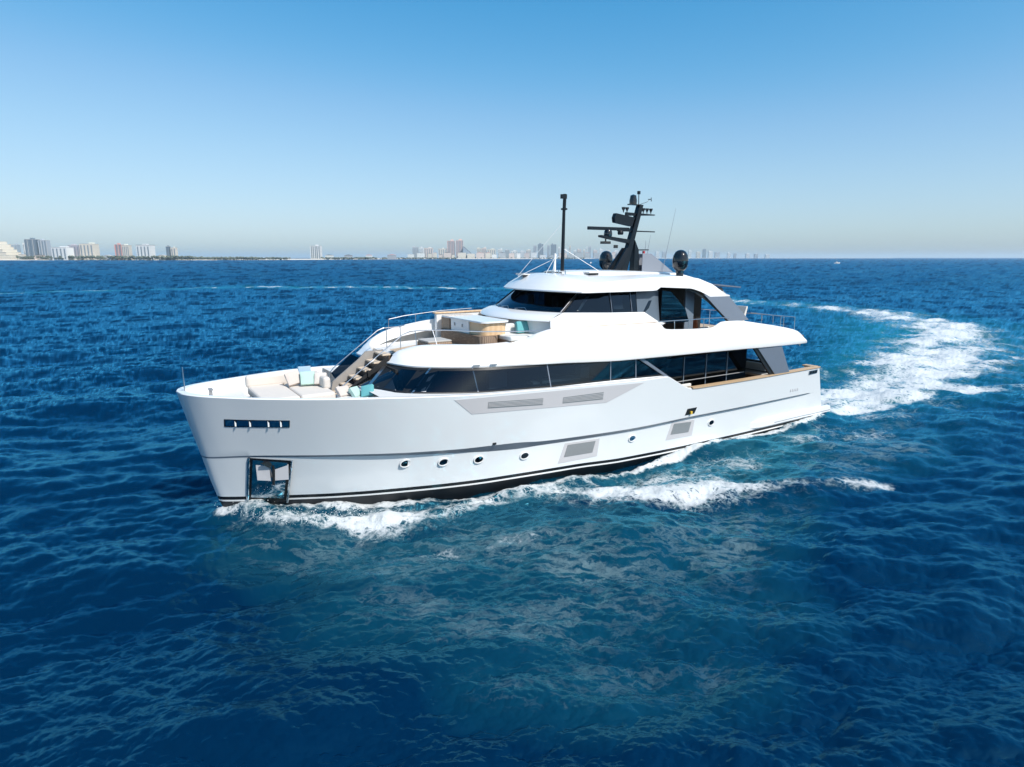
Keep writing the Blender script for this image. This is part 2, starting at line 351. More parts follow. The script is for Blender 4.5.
# ------------------------------------------------------------------ main-deck house (glass band)
GB = [(29.25, .42, 4.2), (28.82, 1.6, 4.5), (28.45, 2.35, 4.49), (27.96, 3.0, 4.42), (26.9, 3.42, 4.32), (25.75, 3.66, 4.23), (24.2, 3.76, 4.15), (21.8, 3.8, 4.07), (18.7, 3.87, 4.02), (14.6, 3.92, 3.9)]
GT = [(27.5, .3, 5.09), (27.42, .6, 5.09), (27.2, 1.36, 5.1), (26.87, 1.95, 5.1), (26.2, 2.5, 5.09), (25.2, 3.02, 5.08), (23.7, 3.40, 5.05), (20.8, 3.6, 5.0), (17.9, 3.8, 4.94), (14.2, 3.9, 4.87)]
def resample(pts, n):
    p = np.array(pts, float); s = np.concatenate([[0], np.cumsum(np.linalg.norm(np.diff(p, axis=0), axis=1))])
    u = np.linspace(0, s[-1], n); return np.stack([smooth_ip(u, s, p[:, k]) for k in range(3)], 1)
N = 48
GT = [(x, y, z + .06 * min(1, max(0, (x - 18) / 4))) for x, y, z in GT]
gb, gt = resample(GB, N), resample(GT, N)
def strip(a, b, sd, n=3, bulge=0):
    rows = []
    for k in range(n):
        v = k / (n - 1); q = a * (1 - v) + b * v; q = q.copy(); q[:, 1] = sd * (q[:, 1] + bulge * 4 * v * (1 - v)); rows.append(q)
    return MB().grid(rows)
for sd in (1, -1):
    g = P(strip(gb, gt, sd), 'window_band', 'glass', smooth=True)
    # black border round the front panes, mullions
    def on(u, v, off=.012):
        i = u * (N - 1); k = int(min(N - 2, i)); f = i - k
        q = (gb[k] * (1 - f) + gb[k + 1] * f) * (1 - v) + (gt[k] * (1 - f) + gt[k + 1] * f) * v
        return np.array((q[0] + off * (1 if q[0] > 26.5 else 0), sd * (q[1] + off), q[2]))
    def ribbon(u0, v0, u1, v1, w, off=.014, n=14):
        r1, r2 = [], []
        for k in range(n + 1):
            t = k / n; u, v = u0 + (u1 - u0) * t, v0 + (v1 - v0) * t
            if abs(v1 - v0) > abs(u1 - u0): r1.append(on(max(0, u - w), v, off)); r2.append(on(min(1, u + w), v, off))
            else: r1.append(on(u, max(0, v - w), off)); r2.append(on(u, min(1, v + w), off))
        return r1, r2
    bm_ = MB()
    for a in ((.0, .95, 1, .95, .06), (0, .03, 1, .03, .05)): bm_.grid(ribbon(*a, n=60))
    fr = P(bm_, 'window_frame', 'black_matt', g)
    iB = lambda x: np.array((x, smooth_ip(-x, [-p[0] for p in GB], [p[1] for p in GB]), smooth_ip(-x, [-p[0] for p in GB], [p[2] for p in GB])))
    iT = lambda x: np.array((x, smooth_ip(-x, [-p[0] for p in GT], [p[1] for p in GT]), smooth_ip(-x, [-p[0] for p in GT], [p[2] for p in GT])))
    def bar(xb, xt, w, mat, name='mullion', off=.02, v0=0, v1=1):
        a0, b0 = iB(xb), iT(xt); a1, b1 = iB(xb - w), iT(xt - w); r = []
        for p, q in ((a0, b0), (a1, b1)): r.append([(np.array(p) * (1 - v) + np.array(q) * v + [off * .7, off, 0]) * [1, sd, 1] for v in (v0, (v0 + v1) / 2, v1)])
        P(MB().grid(r), name, mat, g)
    bar(28.75, 27.46, .3, 'black_matt', 'window_frame', .014); bar(28.82, 27.5, .06, 'steel')
    bar(27.95, 26.75, .75, 'black_matt', 'window_frame', .014); bar(27.62, 26.42, .07, 'steel')
    for xb, xt in ((24.95, 24.9), (21.45, 21.5), (18.15, 18.1), (16.6, 16.6)): bar(xb, xt, .05, 'fin_metal')
    bar(27.32, 26.28, .2, 'panel_grey', 'window_blind', .02, .1, .86)
    # pale strut behind glass and the coaming below
    a_, b_, c_ = iB(28.58) * .9 + iT(27.4) * .1, iB(28.1) * .93 + iT(27.1) * .07, iB(28.5) * .2 + iT(27.38) * .8
    m = MB(); m.add([(np.array(q) + [.018, .02, 0]) * [1, sd, 1] for q in (a_, b_, c_)], [(0, 1, 2)]); P(m, 'window_blind', 'panel_grey', g)
    low = gb.copy(); low[:, 1] += .02
    out = np.array([(x + (.1 if x > 28 else 0), min(y + .12 + .3 * max(0, (x - 24) / 5), hull_y(x, z_sheer(x)) - .2), z_sheer(min(x, 35)) + .0) for x, y, z in gb])
    out[:, 2] = np.minimum(out[:, 2] - .05, gb[:, 2] - .03)
    rows = []
    flo = out.copy(); flo[:, 2] = 3.75
    for q in (low, out, flo): w = q.copy(); w[:, 1] *= sd; rows.append(w)
    P(MB().grid(rows), 'house_coaming', 'gelcoat', smooth=True)
    # side deck between rail and house
    xs = np.linspace(14.6, 29, 50)
    m = MB().grid([[(x, sd * (hull_y(x, z_sheer(x)) - .15), z_sheer(x) - .01) for x in xs], [(x, sd * (min(hull_y(x, z_sheer(x)) - .2, smooth_ip(-x, [-p[0] for p in GB], [p[1] for p in GB]) + .1)), z_sheer(x) - .005) for x in xs]])
    P(m, 'side_deck', 'deck_white')
# interior of the house: dark floor, cabin walls and a pale bed end seen through the glass
m = MB(); m.box((21.3, 0, 3.55), (12.6, 6.6, .1)); m.box((21.5, 0, 4.3), (.1, 6.4, 1.1)); m.box((25, 0, 4.2), (.1, 5.2, 1.2)); m.box((17, 0, 4.3), (.1, 6.6, 1.2)); m.box((21, -.2, 4.3), (11, .1, 1.3))
P(m, 'cabin_interior', 'interior_dark')
m = MB(); m.box((20.6, 2.9, 4.15), (2.6, .5, .1)); m.box((19.0, 2.9, 4.35), (.5, .4, .5)); m.box((23.4, 2.6, 4.4), (.9, .2, .7)); P(m, 'cabin_furniture', 'curtain')

# saloon wall of dark glass, recessed side decks aft
for sd in (1, -1):
    m = MB(); m.box((10.9, sd * 2.9, 3.4), (7.3, .08, 2.6)); g = P(m, 'saloon_glass', 'black_glass')
    for x in (8.9, 10.6, 12.3): P(MB().box((x, sd * 2.95, 3.4), (.05, .05, 2.5)), 'mullion', 'shade_and_trim_grey', g)
    P(MB().tube([(7.6, sd * 3.1, 3.25), (13.6, sd * 3.1, 3.25)], .028, 8), 'handrail', 'mesh_metal', g)
    m = MB().prism([(14.6, sd * 2.95, 4.86), (14.6, sd * 3.9, 4.86), (14.6, sd * 3.9, 3.5), (14.6, sd * 2.95, 3.5)], (.06, 0, 0)); P(m, 'wing_glass', 'black_glass')
    m = MB().prism([(14.72, sd * 3.93, 3.86), (14.5, sd * 3.93, 3.86), (16.2, sd * 3.93, 4.86), (16.5, sd * 3.93, 4.86)], (0, sd * .06, 0)); P(m, 'wing_strut', 'fin_metal')
    m = MB().prism([(7.9, sd * 3.95, 4.72), (5.75, sd * 3.95, 4.66), (4.85, sd * 3.95, 3.12), (6.2, sd * 3.95, 3.12)], (0, sd * .14, 0)); f = P(m, 'side_fin', 'fin_metal', bevel=.02)
    m = MB().prism([(8.15, sd * 3.93, 4.72), (7.9, sd * 3.93, 4.72), (6.2, sd * 3.93, 3.12), (6.55, sd * 3.93, 3.12)], (0, sd * .1, 0)); P(m, 'fin_edge', 'black_matt', f)
m = MB(); m.box((7.35, 0, 3.4), (.08, 5.8, 2.6)); P(m, 'saloon_door', 'black_glass')
m = MB(); m.box((10.5, 0, 2.3), (6, 5.4, .2)); m.box((13.9, 0, 3.4), (.1, 5.8, 2.5)); m.box((10.5, 0, 3.4), (5.5, .1, 2.5)); P(m, 'saloon_interior', 'interior_dark')
m = MB(); m.box((12.6, 3.35, 2.45), (1.3, .55, .55)); m.box((12.6, 3.15, 2.85), (1.3, .15, .5)); P(m, 'side_bench', 'white_fabric', bevel=.05)

# ------------------------------------------------------------------ upper deck: overhanging band, floors, coaming
UP = [(3.4, 4.05, 4.68, 3.55, 3.9, 4.95), (4.1, 4.1, 4.69, 4.1, 3.85, 5.4), (7.7, 4.15, 4.75, 7.7, 3.75, 6.05), (9.2, 4.15, 4.79, 9.2, 3.7, 6.24), (10.3, 4.15, 4.81, 10.3, 3.7, 6.26), (11.35, 4.15, 4.83, 11.35, 3.7, 5.98), (14.5, 4.15, 4.88, 14.5, 3.7, 6.12), (15.05, 4.15, 4.89, 15.05, 3.65, 6.45),
      (17.8, 4.1, 4.93, 18, 3.5, 6.47), (19.4, 3.98, 4.97, 19.6, 3.4, 6.48), (20.8, 3.78, 5.0, 20.9, 3.24, 6.47), (21.86, 3.66, 5.01, 21.5, 2.95, 6.3), (22.8, 3.54, 5.03, 22.0, 2.6, 6.04), (23.74, 3.42, 5.05, 23, 2.2, 5.9), (24.91, 3.14, 5.07, 23.9, 1.95, 5.87), (25.7, 2.8, 5.08, 25, 1.5, 5.9), (26.3, 2.42, 5.09, 26, .95, 5.88), (26.87, 1.98, 5.1, 26.6, .65, 5.76), (27.26, 1.36, 5.11, 27, .55, 5.64), (27.5, .5, 5.11, 27.2, .5, 5.5)]
US = UP[:9] + [(20.8, 3.78, 5.0, 20.9, 3.2, 6.5), (23.2, 3.72, 5.04, 23.3, 3.15, 6.53), (25, 3.62, 5.07, 25, 3.12, 6.36), (26.4, 3.42, 5.09, 26.1, 3.05, 6.14), (27.3, 3.1, 5.1, 26.9, 2.75, 5.85), (27.75, 2.5, 5.12, 27.3, 2.2, 5.62), (27.78, 1.6, 5.14, 27.4, 1.5, 5.5), (27.7, .65, 5.16, 27.45, .65, 5.45)]
def band(st, sd):
    p = np.array(st, float); keys = [p[:, k] for k in range(6)]; i = np.arange(len(p)); u = np.concatenate([np.linspace(k, k + 1, 6)[:-1] for k in range(len(p) - 1)] + [[len(p) - 1]])
    q = np.stack([smooth_ip(u, i, k) for k in keys], 1); B, T = q[:, :3].copy(), q[:, 3:].copy(); B[:, 2] += .06 * np.clip((B[:, 0] - 18) / 4, 0, 1)
    def off(a, dy, dz): b = a.copy(); b[:, 1] = np.maximum(b[:, 1] + dy, .02); b[:, 2] += dz; return b
    lip = off(B, .02, .06); mid1 = B * .72 + T * .28 + [0, .09, .02]; mid2 = B * .4 + T * .6 + [0, .09, .05]
    mid3 = B * .12 + T * .88 + [0, .05, .04]
    rows = [off(B, -.6, .03), B, lip, mid1, mid2, mid3, T, off(T, -.1, .0), off(T, -.14, -.5)]
    for r in rows: r[:, 1] *= sd
    return MB().grid(rows)
P(band(UP, 1), 'upper_bulwark', 'gelcoat', smooth=True, auto=50)
P(band(US, -1), 'upper_bulwark', 'gelcoat', smooth=True, auto=50)
# small grey bars standing for unreadable marks under the band's lip
for x in (24.75, 24.05):
    y = ip(x, [23.74, 24.91], [3.42, 3.14]); m = MB().box((x, y + .07, 5.23), (.28, .05, .05), rz=-.25); P(m, 'band_mark', 'mesh_metal')
def floor(name, pts, z0, z1, mat):
    a = [(x, y, z0) for x, y in pts]; m = MB(); n = len(pts)
    m.grid([[(x, y, z0) for x, y in pts], [(x, -y, z0) for x, y in pts]]); m.grid([[(x, y, z1) for x, y in pts], [(x, -y, z1) for x, y in pts]])
    m.grid([[(pts[0][0], pts[0][1], z0), (pts[0][0], -pts[0][1], z0)], [(pts[0][0], pts[0][1], z1), (pts[0][0], -pts[0][1], z1)]])
    return P(m, name, mat)
floor('upper_deck', [(3.45, 3.85), (8, 3.95), (15, 3.95), (20, 3.7), (23, 3.4), (25, 3.0), (26.2, 2.4)], 4.95, 5.12, 'teak')
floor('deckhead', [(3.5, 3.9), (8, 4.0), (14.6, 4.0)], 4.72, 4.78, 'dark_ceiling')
floor('lounge_deck', [(20.5, 2.9), (22, 2.4), (23.5, 1.95), (25, 1.4), (26.4, .75), (27.0, .45)], 5.5, 5.6, 'teak')
m = MB().prism([(20.4, -3.1, 5.58), (23.2, -3.0, 5.58), (25, -2.95, 5.57), (26.2, -2.8, 5.56), (27.0, -2.4, 5.46), (27.2, -.7, 5.44), (26.8, .4, 5.56), (20.4, .4, 5.58)], (0, 0, -.08)); P(m, 'lounge_floor', 'deck_white')
m = MB().prism([(3.5, 3.8, 4.66), (3.5, -3.8, 4.66), (3.75, -3.75, 5.05), (3.75, 3.75, 5.05)], (.1, 0, 0)); P(m, 'aft_fascia', 'gelcoat')

# stairs from foredeck to lounge
stair = MB()
n = 6; x0, z0, x1, z1 = 29.42, 4.02, 27.45, 5.52
for k in range(n):
    t = k / (n - 1); stair.box((x0 + (x1 - x0) * t, -.08, z0 + (z1 - z0) * t), (.36, .98, .07))
st = P(stair, 'staircase', 'tread_wood', bevel=.01)
m = MB()
for k in range(n):
    t = k / (n - 1); m.box((x0 + (x1 - x0) * t - .06, -.08, z0 + (z1 - z0) * t - .17), (.2, .96, .27))
P(m, 'riser', 'riser_brown', st)
m = MB().prism([(29.6, -.62, 3.8), (29.46, -.62, 4.42), (28.31, -.62, 5.27), (27.99, -.62, 5.58), (27.2, -.62, 5.6), (27.2, -.62, 5.1), (28.6, -.62, 4.3), (29.2, -.62, 3.8)], (0, -.08, 0)); P(m, 'stair_wall', 'taupe', st)
m = MB().prism([(29.75, .46, 3.8), (29.6, .46, 4.0), (27.4, .46, 5.5), (27.4, .46, 5.2), (29.2, .46, 3.8)], (0, .05, 0)); P(m, 'stringer', 'interior_dark', st)
m = MB().box((28.3, 0, 4.3), (.1, 1.2, 1.3)); m.box((27.55, 0, 4.6), (.1, 3.4, 1.0)); P(m, 'house_bulkhead', 'interior_dark')

# rails
def rail(name, pts, r=.022, posts=(), mat='steel', pr=.018, mid=None):
    m = MB().tube(pts, r, 8)
    for a, b in posts: m.tube([a, b], pr, 6)
    if mid: m.tube(mid, .012, 6)
    return P(m, name, mat, smooth=True)
rail('stair_rail', [(29.77, .5, 3.8), (29.77, .5, 4.15), (29.5, .5, 4.35), (26.75, .5, 6.33), (26.4, .5, 6.44), (26.0, .55, 6.47), (25, 1.0, 6.46), (23.6, 1.75, 6.38), (22.2, 2.4, 6.37), (21.4, 2.9, 6.40)], .024,
     [((26.2, .55, 6.46), (26.2, .7, 5.8)), ((25.5, .8, 6.46), (25.5, 1.2, 5.85))])
rail('stair_rail', [(29.5, -.95, 3.8), (29.47, -.95, 4.75), (29.3, -.95, 4.95), (27.3, -.95, 6.4), (27.0, -.95, 6.5), (26.3, -.95, 6.5), (25.9, -1.3, 6.52)], .024, [((26.9, -.95, 6.5), (26.9, -.95, 5.55)), ((26.35, -.7, 6.55), (26.4, -.6, 5.6))])
rail('lounge_rail', [(26.0, -2.9, 6.66), (25.2, -2.95, 6.78), (23.3, -2.98, 6.93), (21.5, -3.0, 6.98)], .02, [((26.0, -2.9, 6.66), (26.0, -3.0, 6.2)), ((24.6, -2.96, 6.83), (24.6, -3.0, 6.45))])
m = MB().box((29.65, -.95, 4.1), (.12, .1, .55)); P(m, 'stair_newel', 'riser_brown')
m = MB().add([(29.30, -1.35, 4.66), (29.24, -.75, 4.36), (28.2, -.75, 5.28), (28.40, -1.35, 5.40)], [(0, 1, 2, 3)]); P(m, 'stair_side_glass', 'black_glass')
# ------------------------------------------------------------------ wheelhouse
def arc_front(xc, xe, yb, n, pw=2.2):
    return [(xc - (xc - xe) * abs(v)**pw, yb * v) for v in np.linspace(-1, 1, n)]
nF = 25
wb = arc_front(20.95, 20.1, 2.88, nF); wt = arc_front(19.75, 18.95, 2.62, nF)
zwb = lambda v: 7.12 - .03 * v * v; zwt = 7.98
bot = [(x, y, 7.12) for x, y in wb]; top = [(x, y, zwt) for x, y in wt]
ws = P(MB().grid([bot, [tuple((np.array(a) + np.array(b)) / 2) for a, b in zip(bot, top)], top]), 'windshield', 'glass', smooth=True)
vs_ = np.linspace(-1, 1, nF)
def wpt(v, w, off=.015):
    a = np.array([20.95 - .85 * abs(v)**2.2, 2.88 * v, 7.12]); b = np.array([19.75 - .8 * abs(v)**2.2, 2.62 * v, zwt]); q = a * (1 - w) + b * w; q[0] += off; q[1] += off * v; return q
for v in (-.98, .98): P(MB().tube([wpt(v, 0), wpt(v, 1)], .035, 6), 'pillar', 'black_matt', ws)
for v in (.955,): P(MB().tube([wpt(v, .02, .03), wpt(v, .98, .03)], .016, 6), 'pillar_trim', 'steel', ws)
P(MB().grid([[wpt(v, .9, .012) for v in vs_], [wpt(v, 1, .012) for v in vs_]]), 'windshield_band', 'black_matt', ws)
for v in (-.62, -.2, .28): P(MB().tube([wpt(v + .12, -.02, .05), wpt(v, .13, .06), wpt(v - .22, .05, .05)], .014, 6), 'wiper', 'steel', ws)
# wheelhouse interior: dark console, seat backs, pale blind
m = MB(); m.box((18.9, 0, 6.9), (2.4, 5.0, .12)); m.box((19.7, 0, 7.05), (.7, 4.4, .3)); m.box((17.2, 0, 7.4), (.1, 5.2, 1.2)); P(m, 'wheelhouse_interior', 'interior_dark')
for y, w in ((1.25, .42), (.2, .42), (-1.9, .5)): P(MB().box((18.6, y, 7.4), (.12, w, .5)), 'helm_seat', 'panel_grey', bevel=.04)
for sd in (1, -1):
    b = [(20.1, sd * 2.88, 7.1), (17.5, sd * 2.95, 7.0), (15.3, sd * 2.95, 6.93), (14.2, sd * 2.95, 6.30)]
    t = [(18.95, sd * 2.62, 7.95), (17.0, sd * 2.72, 7.93), (15.0, sd * 2.75, 7.92), (14.2, sd * 2.75, 7.92)]
    g = P(MB().grid([b, t]), 'side_window', 'glass')
    lerp = lambda x, w, off=.015: np.array((x, sd * (2.95 - .2 * w + off), (ip(x, [14.2, 15.3, 20.1], [6.3, 6.93, 7.1])) * (1 - w) + 7.93 * w))
    for x in (17.35, 16.1): P(MB().tube([lerp(x, 0.02, .02), lerp(x, .98, .02)], .02, 6), 'mullion', 'fin_metal', g)
    P(MB().add([lerp(15.75, .02), lerp(14.95, .0), lerp(14.9, .98), lerp(15.7, .98)], [(0, 1, 2, 3)]), 'dark_panel', 'panel_dark', g)
    P(MB().add([lerp(14.95, .02), lerp(14.22, .0), lerp(14.22, .98), lerp(14.95, .98)], [(0, 1, 2, 3)]), 'dark_panel', 'panel_dark', g)
    m = MB().add([lerp(16.95, .14, -.3), lerp(16.35, .14, -.3), lerp(16.35, .8, -.3), lerp(16.95, .8, -.3)], [(0, 1, 2, 3)]); P(m, 'side_blind', 'panel_grey', g)
    m = MB().add([lerp(19.35, .1, -.05), lerp(19.2, .1, -.05), lerp(18.5, .8, -.12), lerp(18.7, .8, -.12)], [(0, 1, 2, 3)]); P(m, 'side_blind', 'curtain', g)
    # white sill below the side windows
    r1 = [(20.11, sd * 2.9, 7.115), (17.5, sd * 2.97, 7.0), (15.3, sd * 2.97, 6.93), (14.2, sd * 2.97, 6.36)]
    r0 = [(20.95, sd * 3.05, 6.86), (17.5, sd * 3.12, 6.7), (15.3, sd * 3.14, 6.66), (14.0, sd * 3.15, 6.34)]
    rb_ = [(20.95, sd * 3.08, 6.40), (17.8, sd * 3.36, 6.42), (15.0, sd * 3.5, 6.42), (14.6, sd * 3.5, 6.30)]
    P(MB().grid([rb_, r0, r1]), 'window_sill', 'gelcoat', smooth=True)
    m = MB(); m.grid([[(21.0, sd * 3.2, 6.475), (17.8, sd * 3.52, 6.485), (15.0, sd * 3.64, 6.47)], [(21.0, sd * 3.06, 6.48), (17.8, sd * 3.34, 6.49), (15.0, sd * 3.46, 6.475)]]); P(m, 'teak_line', 'light_wood')
# front brow between lounge and windshield
br = []
for k, (xa, xe, yb, z) in enumerate([(20.96, 20.11, 2.9, 7.115), (21.35, 20.5, 2.98, 7.04), (21.85, 20.95, 3.05, 6.86), (21.9, 21.0, 3.06, 6.78), (21.55, 20.75, 3.0, 6.7), (21.5, 20.7, 3.0, 5.6)]):
    br.append([(x, y, z) for x, y in arc_front(xa, xe, yb, nF)])
P(MB().grid(br), 'brow', 'gelcoat', smooth=True, auto=60)

# ------------------------------------------------------------------ roof
def roof_half(): 
    top, bot = [], []
    nv = 33; ns = 40
    for i in range(ns):
        s = i / (ns - 1); rt, rb = [], []
        for v in np.linspace(-1, 1, nv):
            a = abs(v); xf = 20.5 - 1.15 * a**2.6; xa = 8.6 + .75 * a**2; x = xf * (1 - s) + xa * s
            hw = 3.18
            zl = ip(x, [8.5, 9.3, 10.9, 11.6, 12.3, 14.6, 14.75, 19, 21], [7.5, 7.5, 7.52, 7.8, 7.98, 8.1, 7.94, 7.95, 8.02])
            zl = zl if a > .8 else (zl if x > 13 else max(zl, 7.9))
            zc = ip(x, [8.6, 10, 12, 14, 18, 19.4, 20.2, 20.75], [7.98, 8.34, 8.66, 8.80, 8.82, 8.74, 8.5, 8.16])
            zs = ip(x, [9.3, 10.5, 11.6, 12.8, 14.8, 19.4, 20.2], [7.6, 8.2, 8.52, 8.66, 8.64, 8.38, 8.16])
            crown = (zs - .06) + (zc - zs + .06) * (1 - min(1, a / .93)**2.4)
            edge = math.sqrt(max(0, 1 - max(0, (a - .93) / .07)**2)); fr = min(1, (s * 12))**.5 if s < .08 else 1
            z = zl + .06 + (crown - zl - .06) * edge * fr
            rt.append((x, hw * v, z)); rb.append((x, hw * v, zl + (.0 if a < .99 else .0)))
        top.append(rt); bot.append(rb)
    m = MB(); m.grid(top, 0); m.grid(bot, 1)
    m.grid([top[0], bot[0]], 0); m.grid([top[-1], bot[-1]], 0)
    m.grid([[r[0] for r in top], [r[0] for r in bot]], 0); m.grid([[r[-1] for r in top], [r[-1] for r in bot]], 0)
    return m
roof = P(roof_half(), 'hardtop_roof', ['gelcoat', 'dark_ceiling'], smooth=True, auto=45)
# raised centre platform, hatches and tail visor
m = MB(); m.grid([[(x, y * w, ip(x, [10.4, 12, 14, 17.6, 18.6], [8.4, 8.74, 8.86, 8.87, 8.82]) - d) for x, w in ((18.6, .45), (18.2, .8), (17.6, 1.0), (15, 1.1), (12, 1.2), (10.6, 1.25))] for y, d in ((-1.75, .34), (-1.68, .05), (-1.5, .0), (0, -.02), (1.5, .0), (1.68, .05), (1.75, .34))]); P(m, 'roof_platform', 'gelcoat', roof, smooth=True, auto=60)
for x, y, w in ((19.55, -1.1, .62), (17.6, 1.55, .62)):
    m = MB().box((x, y, ip(x, [17.6, 19.55], [8.80, 8.68])), (w, .62, .07), rz=.1, ry=-.06 if x > 19 else -.02); h = P(m, 'roof_hatch', 'deck_white', roof, bevel=.02)
    m = MB().box((x, y + .33, ip(x, [17.6, 19.55], [8.74, 8.62])), (w, .04, .08), rz=.1); P(m, 'hatch_shadow_gap', 'black_matt', h)
m = MB().prism([(9.6, -2.6, 8.05), (7.2, -2.2, 7.85), (7.0, 0, 7.9), (7.2, 2.2, 7.85), (9.6, 2.6, 8.05)], (0, 0, .06)); P(m, 'tail_visor', 'fin_metal', roof)
m = MB().box((18.6, -1.9, 8.72), (1.5, .9, .02)); P(m, 'solar_panel', 'shade_and_trim_grey', roof)
for i in range(3): P(MB().tube([(18.75 + i * .16, 1.2 - i * .3, 8.72), (18.78 + i * .16, 1.2 - i * .3, 8.92)], .03, 8), 'roof_fitting', 'steel', roof)
for sd in (1, -1):
    m = MB().prism([(11.35, sd * 3.04, 7.66), (9.4, sd * 3.04, 7.53), (7.85, sd * 3.25, 6.18), (9.5, sd * 3.25, 6.18)], (0, sd * .12, 0)); f = P(m, 'roof_fin', 'fin_metal', bevel=.02)
    fr = [(12.5, 7.98), (11.9, 7.86), (11.0, 7.45), (10.1, 6.85), (9.2, 6.15)]; fi = [(12.5, 7.9), (11.9, 7.74), (11.0, 7.25), (10.2, 6.7), (9.5, 6.15)]
    m = MB().grid([[(x, sd * (3.04 + .2 * (7.98 - z) / 1.8), z) for x, z in fr], [(x, sd * (3.04 + .2 * (7.98 - z) / 1.8), z) for x, z in fi]]); P(m, 'fin_edge', 'black_matt', f)
# upper saloon behind the wheelhouse
for sd in (1, -1):
    m = MB(); pts = [(14.2, 6.3), (14.2, 7.92), (13.6, 7.85), (13.1, 7.45), (12.5, 6.95), (12.2, 6.3)]
    m.prism([(x, sd * 3.0, z) for x, z in pts], (0, sd * .03, 0)); P(m, 'wind_screen', 'glass')
    m = MB().box((11.6, sd * 2.45, 6.6), (.65, .08, 2.6)); P(m, 'sliding_panel', 'shade_and_trim_grey')
    rail('side_rail', [(15.0, sd * 3.62, 6.50), (10.4, sd * 3.64, 6.46), (9.9, sd * 3.64, 6.4)], .026, [((x, sd * 3.63, 6.48), (x, sd * 3.66, 5.98)) for x in (13.9, 12.9, 11.8)])
m = MB(); m.box((13.9, 0, 6.55), (.1, 5.6, 2.8)); m.box((12.3, -1.4, 6.5), (1.6, .1, 2.7)); m.box((10.1, .2, 6.5), (2.5, 1.4, 2.75)); m.box((12.6, 1.0, 6.5), (2.4, .1, 2.7)); P(m, 'upper_saloon_wall', 'interior_dark')
m = MB(); m.box((13.2, 1.9, 5.45), (.9, 1.3, .6)); m.box((13.6, 1.9, 5.95), (.2, 1.3, .5)); P(m, 'upper_sofa', 'grey_fabric', bevel=.06)
# aft upper rails
for sd in (1, -1):
    rail('aft_rail', [(8.0, sd * 3.55, 6.6), (6.0, sd * 3.55, 6.36), (3.9, sd * 3.5, 6.15)], .024, [((x, sd * 3.53, z), (x, sd * 3.56, z - d)) for x, z, d in ((7.0, 6.48, .35), (6.0, 6.36, .45), (5.0, 6.26, .6), (3.95, 6.15, .9))])
rail('aft_rail', [(3.9, 3.5, 6.15), (3.85, 0, 6.15), (3.9, -3.5, 6.15)], .024, [((3.88, y, 6.15), (3.88, y, 5.1)) for y in (-2.6, -1.3, 0, 1.3, 2.6)])

# ------------------------------------------------------------------ masts, domes, aerials (all on the roof)
m = MB().tube([(18.04, 0, 8.7), (17.99, 0, 11.75)], [.095, .075], 12); m.lathe((18.04, 0, 8.78), [(0, .06), (.32, .05), (.34, 0), (0, 0)], 20)
pm = P(m, 'pole_mast', 'mast_paint', smooth=True)
m = MB().tube([(17.98, 0, 11.75), (17.95, 0, 12.5)], .085, 12); m.box((18.02, 0, 12.38), (.3, .14, .2)); m.box((17.98, 0, 11.8), (.22, .22, .08)); P(m, 'mast_light', 'mast_paint', pm)
m = MB().tube([(18.5, 0, 8.68), (18.5, 0, 9.7)], .06, 10); m.lathe((18.5, 0, 8.74), [(0, .03), (.16, .02), (.17, 0)], 14); P(m, 'white_post', 'lamp_white', pm, smooth=True)
m = MB()
for a, b in (((18.0, 0, 11.2), (20.0, -1.0, 8.62)), ((18.4, 0, 9.65), (19.2, .2, 8.7)), ((18.4, 0, 9.65), (18.95, .4, 8.72)), ((18.0, .1, 9.9), (16.6, 1.2, 8.8)), ((18.0, 0, 9.65), (20.1, -.8, 8.6))): m.tube([a, b], .011, 5)
P(m, 'stay_wire', 'lamp_white', pm)
WX = Vector((-math.cos(TH), math.sin(TH), 0))              # yacht-frame vector pointing to starboard-aft, across the picture
def fa(x, z, y=0): return (x, y, z)
mast = MB()
# raked tower with open lower legs
mast.prism([(14.28, -.16, 8.8), (13.85, -.16, 8.8), (13.42, -.14, 10.4), (12.92, -.1, 12.2), (13.17, -.1, 12.2), (13.72, -.14, 10.4)], (0, .28, 0))
mast.prism([(13.4, -.2, 8.8), (13.0, -.2, 8.8), (13.12, -.18, 9.9), (13.4, -.18, 10.4)], (0, .34, 0))
mast.prism([(14.95, -.3, 8.8), (14.5, -.3, 8.8), (13.75, -.2, 10.0), (14.0, -.2, 10.0)], (0, .12, 0)); mast.prism([(14.95, .3, 8.8), (14.5, .3, 8.8), (13.75, .2, 10.0), (14.0, .2, 10.0)], (0, -.12, 0))
mt = P(mast, 'radar_mast', 'mast_paint')
m = MB().prism([(12.95, .26, 8.8), (10.6, .26, 8.72), (11.6, .26, 9.3), (12.3, .26, 9.7), (12.95, .26, 9.72)], (0, .03, 0)); m.prism([(12.95, -.26, 8.8), (10.6, -.26, 8.72), (11.6, -.26, 9.3), (12.3, -.26, 9.7), (12.95, -.26, 9.72)], (0, -.03, 0))
m.add([(10.6, .26, 8.74), (10.6, -.26, 8.74), (12.3, -.26, 9.7), (12.3, .26, 9.7)], [(0, 1, 2, 3)]); P(m, 'mast_fairing', 'mast_grey', mt)
m = MB().box((15.1, 0, 10.95), (2.75, .14, .16)); m.lathe((14.3, 0, 10.66), [(0, 0), (.13, 0), (.16, .1), (.12, .22), (0, .22)], 14); P(m, 'radar_scanner', 'mast_paint', mt, bevel=.02)
m = MB(); m.prism([(15.7, -.12, 10.52), (13.7, -.16, 10.22), (13.7, -.16, 10.42), (15.7, -.12, 10.62)], (0, .28, 0)); m.prism([(14.8, -.1, 11.26), (13.6, -.14, 11.1), (13.4, -.14, 11.55), (14.75, -.1, 11.72), (14.85, -.1, 11.5)], (0, .24, 0))
